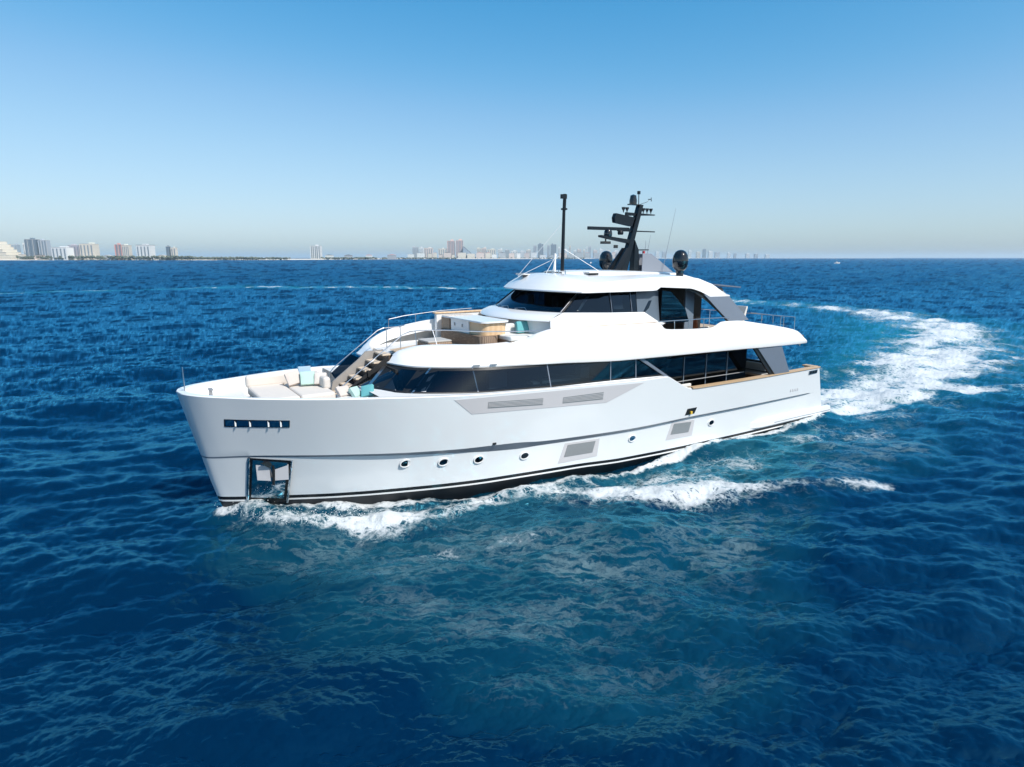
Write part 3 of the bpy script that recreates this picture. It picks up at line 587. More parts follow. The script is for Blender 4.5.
m.prism([(14.0, -.05, 11.62), (11.95, -.05, 11.7), (11.95, -.05, 11.75), (14.0, -.05, 11.8)], (0, .12, 0)); m.prism([(14.5, -.05, 10.83), (11.9, -.05, 10.83), (11.9, -.05, 10.88), (14.5, -.05, 10.9)], (0, .12, 0)); m.prism([(13.3, -.05, 9.86), (12.3, -.05, 9.88), (12.3, -.05, 9.93), (13.3, -.05, 9.93)], (0, .12, 0))
P(m, 'spreader', 'mast_paint', mt)
m = MB(); m.lathe((15.15, 0, 10.56), [(0, 0), (.2, 0), (.22, .12), (.2, .26), (.12, .37), (0, .4)], 18); P(m, 'camera_dome', 'dome_black', mt, smooth=True)
m = MB(); m.tube([(15.3, 0, 10.5), (15.3, 0, 10.3)], .04, 8); m.box((15.3, 0, 10.25), (.45, .3, .13)); m.box((14.6, 0, 10.06), (.2, .12, .16)); P(m, 'searchlight', 'dome_black', mt)
m = MB(); m.lathe((13.5, 0, 12.2), [(0, 0), (.19, 0), (.2, .2), (.15, .46), (0, .52)], 16); m.box((13.4, 0, 12.2), (.8, .2, .06)); P(m, 'thermal_camera', 'dome_black', mt, smooth=True)
m = MB(); m.tube([(13.1, 0, 12.2), (13.12, 0, 12.85)], .022, 6); m.box((13.12, 0, 12.82), (.12, .12, .16)); m.tube([(12.95, 0, 12.25), (12.5, 0, 12.38), (12.35, 0, 12.5)], .012, 5); m.box((12.32, 0, 12.52), (.22, .05, .03)); m.tube([(12.2, 0, 12.42), (12.22, 0, 12.62)], .02, 5); P(m, 'wind_sensor', 'mast_paint', mt)
m = MB()
for x in (14.15, 13.9, 12.75, 12.48, 12.2): m.lathe((x, 0, 11.78), [(.02, 0), (.03, .08), (.1, .22), (.1, .27), (0, .28)], 10)
P(m, 'floodlight', 'dome_black', mt)
m = MB().box((12.6, 0, 9.78), (.1, .1, .14)); P(m, 'stern_lamp', 'red_lamp', mt)
for y in (2.79, -2.79):
    m = MB(); m.lathe((12.8, y, 8.74), [(0, 0), (.2, 0), (.2, .12), (.28, .18), (.37, .32), (.395, .62), (.36, .86), (.26, 1.04), (.13, 1.12), (0, 1.14)], 28); P(m, 'satellite_dome', 'dome_black', smooth=True)
    m = MB(); m.lathe((12.8, y, 8.5), [(.2, 0), (.17, .28)], 20); P(m, 'dome_pedestal', 'dome_black')
for a, b in (((11.55, .4, 8.75), (10.75, .4, 12.1)), ((12.1, -.4, 8.8), (11.75, -.4, 10.7)), ((12.5, 0, 9.9), (12.48, 0, 10.4))): P(MB().tube([a, b], [.016, .006], 6), 'whip_aerial', 'mast_grey')

# jackstaff and mooring bitts on the bow
m = MB().tube([(35.0, 0, 4.75), (35.0, 0, 5.65)], .018, 8); P(m, 'jackstaff', 'steel')
m = MB()
for s in (-.12, .12): m.tube([(34.1, -.55 + s, 4.3), (34.1, -.55 + s, 4.64)], .05, 10); m.lathe((34.1, -.55 + s, 4.62), [(.085, 0), (.085, .04), (0, .04)], 10)
m.box((34.1, -.55, 4.38), (.1, .34, .08)); P(m, 'mooring_bitts', 'mesh_metal')

# ------------------------------------------------------------------ loose things on board
def lump(name, size, mat, label, cat, p, rz=0, tilt=(0, 0), group=None, puff=.25, soft=2):
    """a cushion: a puffed, rounded block with pinched corners"""
    bm = bmesh.new(); bmesh.ops.create_cube(bm, size=1)
    bmesh.ops.subdivide_edges(bm, edges=bm.edges, cuts=6, use_grid_fill=True)
    for v in bm.verts:
        x, y, z = v.co; e = (1 - abs(2 * x)**4) * (1 - abs(2 * y)**4); k = (1 - puff) + puff * e
        v.co = Vector((x * (1 - .05 * (2 * y)**2 * 0), y, z * k)); v.co.x *= size[0]; v.co.y *= size[1]; v.co.z *= size[2]
        v.co += Vector((random.uniform(-1, 1), random.uniform(-1, 1), random.uniform(-1, 1))) * .006
    me = bpy.data.meshes.new(name); bm.to_mesh(me); bm.free(); me.materials.append(MATS[mat])
    me.polygons.foreach_set('use_smooth', [True] * len(me.polygons))
    o = bpy.data.objects.new(name, me); col.objects.link(o)
    s = o.modifiers.new('bevel', 'BEVEL'); s.width = min(size) * .22; s.segments = 3; s.limit_method = 'ANGLE'; s.angle_limit = R(50)
    o.location = YM @ Vector(p); o.rotation_euler = (Matrix.Rotation(TH + math.pi + rz, 3, 'Z') @ Matrix.Rotation(tilt[0], 3, 'X') @ Matrix.Rotation(tilt[1], 3, 'Y')).to_euler()
    return tag(o, label, cat, group)
# foredeck sofa
sofa = empty('foredeck_sofa'); afloat(sofa, (31.4, .3, 3.8)); tag(sofa, 'cream padded sofa and sunpad on the foredeck behind the bow', 'sofa')
sf = lambda mb, name, mat, par=sofa, **k: mb.build(name, mat, par, **k)
sf(MB().box((0, -.1, .16), (2.5, 2.9, .3)), 'base', 'gelcoat', bevel=.04)
sf(MB().box((.62, -.1, .5), (1.35, 3.0, .36)), 'seat_cushion', 'cream_fabric', bevel=.1)
sf(MB().box((-.72, -.1, .5), (1.3, 3.0, .36)), 'seat_cushion', 'cream_fabric', bevel=.1)
sf(MB().box((.2, -1.55, .86), (2.3, .34, .5)), 'back_cushion', 'cream_fabric', bevel=.12)
sf(MB().box((-1.3, -.4, .86), (.3, 1.9, .5)), 'back_cushion', 'cream_fabric', bevel=.12)
gP = 'scatter pillows on the foredeck sofa'
lump('pillow', (.55, .55, .22), 'beige_fabric', 'beige grey pillow at the left of the foredeck pillow pile', 'pillow', (31.1, -.35, 4.78), .3, (R(-55), R(20)), gP)
lump('pillow', (.55, .55, .2), 'mint_fabric', 'mint green square pillow in the middle of the foredeck sofa', 'pillow', (30.62, -.05, 4.78), -.2, (R(-60), R(0)), gP)
lump('pillow', (.5, .5, .2), 'blue_fabric', 'pale blue pillow behind the mint one on the foredeck sofa', 'pillow', (30.55, -.75, 4.9), -.1, (R(-65), 0), gP)
lump('pillow', (.46, .46, .24), 'cream_fabric', 'round blush pillow nearest the stair on the foredeck sofa', 'pillow', (30.18, .2, 4.76), -.5, (R(-65), 0), gP)
gT = 'pillows at the foot of the stair'
lump('pillow', (.5, .45, .22), 'beige_fabric', 'blush beige pillow at the foot of the stair', 'pillow', (29.75, 1.7, 4.45), .2, (R(-40), 0), gT)
lump('pillow', (.42, .42, .2), 'mint_fabric', 'small mint pillow between blush and turquoise ones below the windows', 'pillow', (29.38, 2.0, 4.44), .5, (R(-50), 0), gT)
lump('pillow', (.46, .46, .2), 'turquoise_fabric', 'bright turquoise pillow below the slanted front window', 'pillow', (29.0, 2.3, 4.5), -.4, (R(-50), R(20)), gT)
bn = MB().box((29.2, 2.0, 4.05), (1.6, 1.2, .5)).build('front_bench', MATS['gelcoat'], yacht, bevel=.05)
# bar and sofa unit on the upper lounge
bar = empty('lounge_bar'); afloat(bar, (23.1, 0, 5.6)); tag(bar, 'wood clad bar cabinet with white doors on the upper lounge', 'bar')
b_ = lambda mb, name, mat, **k: mb.build(name, mat, bar, **k)
def rbox(x0, x1, y0, y1, z0, z1, r=.35):
    pts = []
    for cx, cy, a in ((x1 - r, y1 - r, 0), (x0 + r, y1 - r, 90), (x0 + r, y0 + r, 180), (x1 - r, y0 + r, 270)):
        for k in range(7): t = R(a + k * 15); pts.append((cx + r * math.cos(t), cy + r * math.sin(t), z0))
    return MB().prism(pts, (0, 0, z1 - z0))
b_(rbox(-.35, .62, -2.3, 1.85, -.1, .56), 'plinth', 'rattan', smooth=True)
b_(rbox(-.9, .4, -2.3, 1.6, .565, 1.10), 'cabinet', 'light_wood', smooth=True)
b_(MB().box((.43, -.42, .85), (.06, 1.75, .6)), 'door_panel', 'lamp_white', bevel=.02)
for y in (-.9, -.15): b_(MB().box((.475, y, .88), (.03, .07, .14)), 'handle', 'mesh_metal')
b_(MB().box((.42, -1.85, .85), (.1, .85, .58)), 'side_post', 'rattan', bevel=.02)
b_(rbox(-1.0, .5, -2.45, 1.72, 1.11, 1.18), 'counter', 'gelcoat', smooth=True)
b_(MB().box((-.75, -2.75, .6), (2.6, .24, 1.25)), 'back_panel', 'gelcoat', bevel=.02)
b_(MB().box((-.75, -2.75, 1.26), (2.75, .34, .07)), 'counter_edge', 'light_wood', bevel=.02)
so_ = empty('lounge_sofa'); afloat(so_, (21.5, 1.6, 5.6)); tag(so_, 'pale upper lounge sofa with wicker base beside the wheelhouse', 'sofa')
MB().box((-.05, .25, .2), (2.3, 1.2, .4)).build('base', MATS['rattan'], so_, bevel=.03)
MB().box((-.05, .3, .47), (2.4, 1.25, .2)).build('seat_cushion', MATS['white_fabric'], so_, bevel=.07)
MB().box((-.1, -.35, .75), (2.2, .3, .5)).build('back_cushion', MATS['white_fabric'], so_, bevel=.08)
gL = 'turquoise pillows on the upper lounge sofa'
lump('pillow', (.62, .5, .2), 'turquoise_fabric', 'first turquoise pillow beside the wooden bar on the upper sofa', 'pillow', (21.55, 1.75, 6.46), 0, (R(-75), 0), gL)
lump('pillow', (.34, .46, .2), 'mint_fabric', 'narrow pale green pillow between the two turquoise ones', 'pillow', (21.1, 1.75, 6.46), 0, (R(-75), 0), gL)
lump('pillow', (.6, .5, .2), 'turquoise_fabric', 'second turquoise pillow nearest the wheelhouse on the upper sofa', 'pillow', (20.7, 1.75, 6.46), 0, (R(-75), 0), gL)
lo = MB(); lo.box((0, 0, .12), (1.2, 1.2, .24)); lw = empty('wicker_pouf'); afloat(lw, (24.9, -.3, 5.6)); lo.build('base', MATS['rattan'], lw, bevel=.08); MB().box((0, 0, .28), (1.15, 1.15, .08)).build('cushion', MATS['grey_fabric'], lw, bevel=.03)
tag(lw, 'low brown wicker pouf in front of the bar on the upper lounge', 'pouf')
# aft seats
for (x, y, z), mat, lab in (((9.6, 1.4, 5.12), 'tan_fabric', 'brown and white lounge chair on the upper aft deck behind the fin window'),):
    c = empty('deck_chair'); afloat(c, (x, y, z)); tag(c, lab, 'chair')
    MB().box((0, 0, .3), (.8, .8, .3)).build('seat', MATS['white_fabric'], c, bevel=.06)
    MB().prism([(.35, -.4, .3), (.55, -.4, 1.15), (.68, -.4, 1.15), (.5, -.4, .3)], (0, .8, 0)).build('backrest', MATS[mat], c, bevel=.03)
    MB().box((0, .42, .5), (.8, .1, .3)).build('armrest', MATS['white_fabric'], c, bevel=.03)
    MB().box((0, 0, .07), (.7, .7, .14)).build('base', MATS['riser_brown'], c)
cs = empty('cockpit_sofa'); afloat(cs, (4.6, 0, 2.12)); tag(cs, 'dark sofa with white cushions in the open aft cockpit', 'sofa')
MB().box((0, 0, .25), (1.0, 5.0, .5)).build('base', MATS['riser_brown'], cs, bevel=.03); MB().box((0, 0, .56), (1.0, 5.0, .16)).build('seat_cushion', MATS['grey_fabric'], cs, bevel=.05)
MB().box((-.5, 0, .9), (.25, 5.0, .7)).build('backrest', MATS['rubber'], cs, bevel=.05); MB().box((-.15, 1.6, .95), (.2, 1.4, .45)).build('back_cushion', MATS['white_fabric'], cs, bevel=.05)
ch = empty('sun_lounger'); afloat(ch, (6.3, 1.0, 5.12)); tag(ch, 'white sun lounger with raised back on the upper aft deck', 'lounger')
MB().box((0, 0, .4), (1.4, .7, .2)).build('seat', MATS['white_fabric'], ch, bevel=.05); MB().prism([(-.7, -.35, .45), (-1.0, -.35, 1.55), (-.88, -.35, 1.58), (-.5, -.35, .5)], (0, .7, 0)).build('backrest', MATS['white_fabric'], ch, bevel=.03); MB().box((0, 0, .15), (1.2, .6, .3)).build('base', MATS['fin_metal'], ch)
# ------------------------------------------------------------------ far shore
# (x, distance, width, height, colour, kind, label, group) in metres
BLD = [
    (-1923, 2400, 106.2, 69.7, 'cream', 'terrace', 'cream terraced apartment block stepping down at the left edge of the skyline', None),
    (-1907, 2440, 23.1, 57.5, 'bluegrey', 'block', 'small blue grey block peeping from behind the cream terraced building', None),
    (-1862, 2430, 12.7, 64.8, 'white', 'block', 'slim white tower close beside the left of the dark grey glass tower', None),
    (-1809, 2400, 39.8, 76.0, 'slate', 'tower', 'dark grey glass tower, tallest on the left shore', None),
    (-1766, 2400, 30.3, 72.7, 'stripe', 'tower', 'grey and white striped tower just right of the dark glass tower', None),
    (-1753, 2420, 13.4, 40.2, 'grey', 'block', 'small grey block between striped tower and wide white block', None),
    (-1687, 2380, 56.4, 46.4, 'white', 'block', 'wide low white block among trees right of the striped tower', None),
    (-1676, 2440, 42.4, 54.8, 'mauve', 'block', 'mauve grey apartment block joined to the cream one on its right', None),
    (-1625, 2440, 52.1, 60.9, 'cream', 'block', 'cream apartment block right of the mauve grey one', None),
    (-1484, 2400, 24.7, 57.4, 'coral', 'tower', 'coral red apartment block standing above the shore trees', None),
    (-1457, 2400, 26.9, 55.2, 'cream', 'block', 'narrow cream block directly right of the coral red block', None),
    (-1386, 2400, 51.2, 55.2, 'white', 'darkroof', 'white block with dark flat roof standing alone above the trees', None),
    (-1300, 2400, 12.1, 50.0, 'slate', 'block', 'thin dark grey tower beside a pale block past the tree belt', None),
    (-1279, 2400, 19.3, 45.9, 'cream', 'block', 'pale block beside the thin dark grey tower', None),
    (-926, 3000, 45.0, 63.4, 'white', 'tower', 'lone white tower on the empty middle shore', None),
    (-685, 4500, 38.4, 80.6, 'grey', 'block', 'grey and white block opening the central skyline on its left', None),
    (-641, 4500, 27.0, 79.2, 'white', 'block', 'bright white slab in the left of the central skyline', None),
    (-598, 4550, 60.4, 76.4, 'blush', 'block', 'blush stepped block between the white slab and the pink towers', None),
    (-492, 4500, 55.5, 71.5, 'cream', 'block', 'low cream block just left of the twin pink towers', None),
    (-431, 4500, 51.2, 125.2, 'pink', 'tower', 'left one of the twin tall pink towers', None),
    (-371, 4500, 49.1, 128.0, 'pink', 'tower', 'right one of the twin tall pink towers', None),
    (-297, 4450, 87.2, 85.3, 'bluegrey', 'wedge', 'sloping blue grey wedge building right of the twin pink towers', None),
    (-238, 4600, 32.7, 75.0, 'cream', 'block', 'pale apartment block in the row right of the wedge building', 'pale blocks right of the wedge building'),
    (-202, 4600, 32.7, 77.9, 'blush', 'block', 'pale apartment block in the row right of the wedge building', 'pale blocks right of the wedge building'),
    (-149, 4600, 58.2, 67.9, 'cream', 'block', 'pale apartment block in the row right of the wedge building', 'pale blocks right of the wedge building'),
    (-85, 4600, 32.7, 69.3, 'white', 'block', 'pale apartment block in the row right of the wedge building', 'pale blocks right of the wedge building'),
    (-35, 4600, 32.7, 63.6, 'grey', 'block', 'pale apartment block in the row right of the wedge building', 'pale blocks right of the wedge building'),
    (16, 4600, 47.3, 57.2, 'white', 'block', 'pale apartment block in the row right of the wedge building', 'pale blocks right of the wedge building'),
    (217, 6000, 28.5, 120.1, 'grey', 'block', 'thin hazy tower at the left of the darker hazy pair', None),
    (270, 6000, 51.2, 132.1, 'slate', 'tower', 'wide dark hazy tower left of the black pole', None),
    (344, 6000, 20.9, 122.8, 'grey', 'block', 'very thin hazy tower close left of the black pole', None),
    (392, 6000, 51.2, 130.3, 'slate', 'tower', 'second wide dark hazy tower, nearest the black pole', None),
    (100, 6000, 47.4, 71.7, 'white', 'block', 'pale hazy tower in the far skyline around the black mast', 'hazy pale towers behind the mast'),
    (156, 6000, 47.4, 81.0, 'cream', 'block', 'pale hazy tower in the far skyline around the black mast', 'hazy pale towers behind the mast'),
    (446, 6000, 19.0, 104.3, 'white', 'block', 'pale hazy tower in the far skyline around the black mast', 'hazy pale towers behind the mast'),
    (548, 6000, 15.2, 115.4, 'cream', 'block', 'pale hazy tower in the far skyline around the black mast', 'hazy pale towers behind the mast'),
    (593, 6000, 28.5, 76.4, 'white', 'block', 'pale hazy tower in the far skyline around the black mast', 'hazy pale towers behind the mast'),
    (635, 6000, 37.9, 85.7, 'blush', 'block', 'pale hazy tower in the far skyline around the black mast', 'hazy pale towers behind the mast'),
    (683, 6000, 19.0, 81.0, 'cream', 'block', 'pale hazy tower in the far skyline around the black mast', 'hazy pale towers behind the mast'),
    (707, 6000, 11.4, 104.3, 'white', 'block', 'pale hazy tower in the far skyline around the black mast', 'hazy pale towers behind the mast'),
    (735, 6000, 21.8, 110.8, 'grey', 'block', 'pale hazy tower in the far skyline around the black mast', 'hazy pale towers behind the mast'),
    (787, 6000, 37.9, 76.4, 'blush', 'block', 'pale hazy tower in the far skyline around the black mast', 'hazy pale towers behind the mast'),
    (844, 6000, 37.9, 85.7, 'white', 'block', 'pale hazy tower in the far skyline around the black mast', 'hazy pale towers behind the mast'),
    (910, 6000, 37.9, 76.4, 'cream', 'block', 'pale hazy tower in the far skyline around the black mast', 'hazy pale towers behind the mast'),
    (982, 6000, 47.4, 71.7, 'white', 'block', 'pale hazy tower in the far skyline around the black mast', 'hazy pale towers behind the mast'),
    (1043, 6000, 37.9, 67.1, 'grey', 'block', 'pale hazy tower in the far skyline around the black mast', 'hazy pale towers behind the mast'),
    (512, 6000, 19.0, 85.7, 'white', 'block', 'pale hazy tower in the far skyline around the black mast', 'hazy pale towers behind the mast'),
    (2063, 9000, 56.9, 88.9, 'white', 'block', 'faint pale tower fading into haze right of the dome', 'faint far skyline at the right'),
    (2162, 9000, 56.9, 95.9, 'grey', 'block', 'faint pale tower fading into haze right of the dome', 'faint far skyline at the right'),
    (2525, 9000, 42.7, 109.8, 'white', 'block', 'faint pale tower fading into haze right of the dome', 'faint far skyline at the right'),
    (2646, 9000, 56.9, 88.9, 'cream', 'block', 'faint pale tower fading into haze right of the dome', 'faint far skyline at the right'),
    (2731, 9000, 42.7, 123.8, 'slate', 'block', 'faint pale tower fading into haze right of the dome', 'faint far skyline at the right'),
    (2817, 9000, 56.9, 95.9, 'white', 'block', 'faint pale tower fading into haze right of the dome', 'faint far skyline at the right'),
    (2913, 9000, 64.0, 84.8, 'grey', 'block', 'faint pale tower fading into haze right of the dome', 'faint far skyline at the right'),
    (3080, 9000, 42.7, 76.4, 'white', 'block', 'faint pale tower fading into haze right of the dome', 'faint far skyline at the right'),
    (3169, 9000, 35.6, 69.4, 'grey', 'block', 'faint pale tower fading into haze right of the dome', 'faint far skyline at the right'),
    (3347, 9000, 49.8, 65.2, 'white', 'block', 'faint pale tower fading into haze right of the dome', 'faint far skyline at the right'),
    (3468, 9000, 49.8, 59.7, 'grey', 'block', 'faint pale tower fading into haze right of the dome', 'faint far skyline at the right'),
    (3628, 9000, 56.9, 51.3, 'white', 'block', 'faint pale tower fading into haze right of the dome', 'faint far skyline at the right'),
    (-702, 4400, 42.5, 31.8, 'white', 'low', 'low pale building at the foot of the central skyline', 'low houses under the central skyline'),
    (-633, 4400, 47.8, 40.5, 'white', 'low', 'low pale building at the foot of the central skyline', 'low houses under the central skyline'),
    (-571, 4400, 24.8, 36.6, 'cream', 'low', 'low pale building at the foot of the central skyline', 'low houses under the central skyline'),
    (-534, 4400, 24.4, 40.5, 'cream', 'low', 'low pale building at the foot of the central skyline', 'low houses under the central skyline'),
    (-495, 4400, 27.2, 29.6, 'blush', 'low', 'low pale building at the foot of the central skyline', 'low houses under the central skyline'),
    (-449, 4400, 48.6, 42.5, 'blush', 'low', 'low pale building at the foot of the central skyline', 'low houses under the central skyline'),
    (-408, 4400, 20.9, 29.5, 'cream', 'low', 'low pale building at the foot of the central skyline', 'low houses under the central skyline'),
    (-348, 4400, 54.3, 42.0, 'cream', 'low', 'low pale building at the foot of the central skyline', 'low houses under the central skyline'),
    (-283, 4400, 54.3, 35.4, 'cream', 'low', 'low pale building at the foot of the central skyline', 'low houses under the central skyline'),
    (-221, 4400, 54.5, 41.4, 'blush', 'low', 'low pale building at the foot of the central skyline', 'low houses under the central skyline'),
    (-166, 4400, 33.4, 42.0, 'cream', 'low', 'low pale building at the foot of the central skyline', 'low houses under the central skyline'),
    (-123, 4400, 32.4, 30.4, 'white', 'low', 'low pale building at the foot of the central skyline', 'low houses under the central skyline'),
    (-67, 4400, 45.5, 43.8, 'grey', 'low', 'low pale building at the foot of the central skyline', 'low houses under the central skyline'),
    (-2, 4400, 37.6, 39.3, 'blush', 'low', 'low pale building at the foot of the central skyline', 'low houses under the central skyline'),
    (46, 4400, 27.0, 40.4, 'white', 'low', 'low pale building at the foot of the central skyline', 'low houses under the central skyline'),
    (135, 5800, 43.9, 46.8, 'blush', 'low', 'low pale building at the foot of the central skyline', 'low houses under the central skyline'),
    (200, 5800, 54.0, 56.0, 'white', 'low', 'low pale building at the foot of the central skyline', 'low houses under the central skyline'),
    (283, 5800, 56.1, 33.9, 'white', 'low', 'low pale building at the foot of the central skyline', 'low houses under the central skyline'),
    (375, 5800, 70.1, 34.2, 'grey', 'low', 'low pale building at the foot of the central skyline', 'low houses under the central skyline'),
    (465, 5800, 68.4, 50.3, 'blush', 'low', 'low pale building at the foot of the central skyline', 'low houses under the central skyline'),
    (538, 5800, 61.8, 37.6, 'grey', 'low', 'low pale building at the foot of the central skyline', 'low houses under the central skyline'),
    (610, 5800, 70.9, 54.1, 'grey', 'low', 'low pale building at the foot of the central skyline', 'low houses under the central skyline'),
    (689, 5800, 44.1, 52.7, 'grey', 'low', 'low pale building at the foot of the central skyline', 'low houses under the central skyline'),
    (771, 5800, 52.5, 48.9, 'grey', 'low', 'low pale building at the foot of the central skyline', 'low houses under the central skyline'),
    (844, 5800, 64.1, 41.6, 'grey', 'low', 'low pale building at the foot of the central skyline', 'low houses under the central skyline'),
    (930, 5800, 34.9, 55.1, 'blush', 'low', 'low pale building at the foot of the central skyline', 'low houses under the central skyline'),
    (984, 5800, 61.4, 48.2, 'grey', 'low', 'low pale building at the foot of the central skyline', 'low houses under the central skyline'),
    (1057, 5800, 46.8, 54.9, 'white', 'low', 'low pale building at the foot of the central skyline', 'low houses under the central skyline'),
    (-1841, 2380, 18.8, 21.3, 'cream', 'low', 'small low house on the sand along the left shore', 'low shore houses on the left'),
    (-1776, 2380, 30.1, 17.6, 'blush', 'low', 'small low house on the sand along the left shore', 'low shore houses on the left'),
    (-1704, 2380, 22.6, 15.8, 'white', 'low', 'small low house on the sand along the left shore', 'low shore houses on the left'),
    (-1518, 2380, 26.3, 16.5, 'grey', 'low', 'small low house on the sand along the left shore', 'low shore houses on the left'),
    (-1313, 2380, 22.6, 17.6, 'cream', 'low', 'small low house on the sand along the left shore', 'low shore houses on the left'),
    (-923, 3200, 35.4, 21.4, 'white', 'low', 'small low house on the sand along the left shore', 'low shore houses on the left'),
    (-827, 3200, 35.4, 20.9, 'grey', 'low', 'small low house on the sand along the left shore', 'low shore houses on the left'),
    (-723, 3200, 30.3, 21.4, 'white', 'low', 'small low house on the sand along the left shore', 'low shore houses on the left'),
    (-607, 3200, 40.5, 22.4, 'grey', 'low', 'small low house on the sand along the left shore', 'low shore houses on the left'),
]
CITY = {'cream': (.72, .65, .55), 'white': (.80, .80, .78), 'bluegrey': (.30, .36, .42), 'slate': (.11, .15, .19), 'stripe': (.40, .44, .48), 'grey': (.42, .44, .46), 'mauve': (.42, .38, .42), 'coral': (.60, .26, .22), 'blush': (.70, .58, .52), 'pink': (.66, .44, .38)}
def facade(name, c, floor=3.2, bay=4.0, glass=.45):
    m = bpy.data.materials.new(name); m.use_nodes = True; nt = m.node_tree; p = nt.nodes['Principled BSDF']; p.inputs['Roughness'].default_value = .6
    tc = nt.nodes.new('ShaderNodeTexCoord'); br = nt.nodes.new('ShaderNodeTexBrick'); mp = nt.nodes.new('ShaderNodeMapping'); mp.inputs['Rotation'].default_value = (R(90), 0, 0)
    br.offset = 0; br.inputs['Scale'].default_value = 1; br.inputs['Brick Width'].default_value = bay; br.inputs['Row Height'].default_value = floor; br.inputs['Mortar Size'].default_value = .9; br.inputs['Mortar Smooth'].default_value = .1
    g = [v * (1 - glass) + q * glass for v, q in zip(c, (.06, .09, .12))]
    br.inputs['Color1'].default_value = (*g, 1); br.inputs['Color2'].default_value = (*[v * .8 for v in g], 1); br.inputs['Mortar'].default_value = (*c, 1)
    nt.links.new(tc.outputs['Object'], mp.inputs[0]); nt.links.new(mp.outputs[0], br.inputs[0]); nt.links.new(br.outputs[0], p.inputs['Base Color'])
    MATS[name] = m
for k, c in CITY.items(): facade('wall_' + k, c, glass=.6 if k in ('slate',) else .25); pbr('trim_' + k, tuple(min(.8, v * 1.15 + .04) for v in c), .7)
pbr('roof_dark', (.10, .10, .10), .8); pbr('roof_pale', (.55, .54, .52), .8); pbr('glass_strip', (.20, .24, .28), .3)
ORD = ['first', 'second', 'third', 'fourth', 'fifth', 'sixth', 'seventh', 'eighth', 'ninth', 'tenth', 'eleventh', 'twelfth', 'thirteenth', 'fourteenth', 'fifteenth', 'sixteenth', 'seventeenth', 'eighteenth', 'nineteenth', 'twentieth']
def ordw(i): return ORD[i] if i < 20 else ('twenty ' + ORD[i - 20] if i < 39 else 'fortieth')
rank = {}
for g in sorted({b[7] for b in BLD if b[7]}):
    for i, b in enumerate(sorted([b for b in BLD if b[7] == g], key=lambda b: b[0] / b[1])): rank[b] = i
for i, bl in enumerate(BLD):
    X, D, w, h, c, kind, lab, grp = bl
    rr = random.Random(i); dp = max(12, w * .7)
    o = empty('city_building' if kind not in ('low',) else 'shore_house', (X, D, 0))
    nm = {'white': 'white', 'cream': 'cream', 'blush': 'blush', 'grey': 'grey', 'slate': 'dark grey', 'pink': 'pink'}.get(c, c)
    if grp:
        lab = '%s building, %s from left of the %s' % (nm, ordw(rank[bl]), grp)
        o['group'] = grp
    tag(o, lab, 'building')
    W = 'wall_' + c; T = 'trim_' + c
    if kind == 'terrace':
        n = 7
        for k in range(n):
            x0 = -w / 2; x1 = w / 2 - w * .62 * (k / (n - 1))**1.2; hh = h / n
            MB().box(((x0 + x1) / 2, 0, hh * (k + .5)), (x1 - x0, dp, hh - .3)).build('storey', MATS[W], o); MB().box(((x0 + x1) / 2, -1, hh * (k + 1) - .2), (x1 - x0 + 1.5, dp + 1, .5)).build('terrace_slab', MATS[T], o)
    elif kind == 'wedge':
        MB().prism([(-w / 2, -dp / 2, 0), (w / 2, -dp / 2, 0), (w / 2, -dp / 2, h * .12), (-w / 2, -dp / 2, h)], (0, dp, 0)).build('body', MATS[W], o)
        MB().prism([(-w / 2, -dp / 2 - .5, h), (w / 2, -dp / 2 - .5, h * .12), (w / 2, -dp / 2 - .5, h * .12 + 1.5), (-w / 2, -dp / 2 - .5, h + 1.5)], (0, dp + 1, 0)).build('roof', MATS['roof_dark'], o)
    elif kind == 'low':
        MB().box((0, 0, h / 2), (w, dp, h)).build('body', MATS[W], o); MB().prism([(-w / 2 - .6, -dp / 2 - .6, h + .02), (w / 2 + .6, -dp / 2 - .6, h + .02), (0, -dp / 2 - .6, h + min(3, w * .12))], (0, dp + 1.2, 0)).build('roof', MATS[rr.choice(['roof_pale', 'roof_dark', 'trim_coral'])], o)
    else:
        MB().box((0, 0, h / 2), (w, dp, h)).build('body', MATS[W], o)
        if kind == 'tower':
            nb = max(2, int(w / 9))
            for k in range(nb + 1): MB().box((-w / 2 + w * k / nb, -dp / 2 - .6, h * .5), (1.6, 1.0, h * .98)).build('pilaster', MATS['roof_pale' if k % 2 else T], o)
            for k in range(nb): MB().box((-w / 2 + w * (k + .5) / nb, -dp / 2 - .15, h * .52), (w / nb * .42, .4, h * .9)).build('window_strip', MATS['glass_strip'], o)
        else:
            for k in range(2 if w < 25 else 4):
                nb = 2 if w < 25 else 4; MB().box((-w / 2 + w * (k + .5) / nb, -dp / 2 - .2, h * .5), (w / nb * .36, .5, h * .82)).build('window_strip', MATS['glass_strip'], o)
        rt = MB().box((0, 0, h + .5), (w + .8, dp + .8, 1.0)).build('roof', MATS['roof_dark' if kind == 'darkroof' else 'roof_pale'], o)
        a, b = rr.uniform(.2, .45), rr.uniform(-.25, .25)
        MB().box((w * b, 0, h + 1 + h * .035), (w * a, dp * .5, h * .07)).build('plant_room', MATS[T], rt)
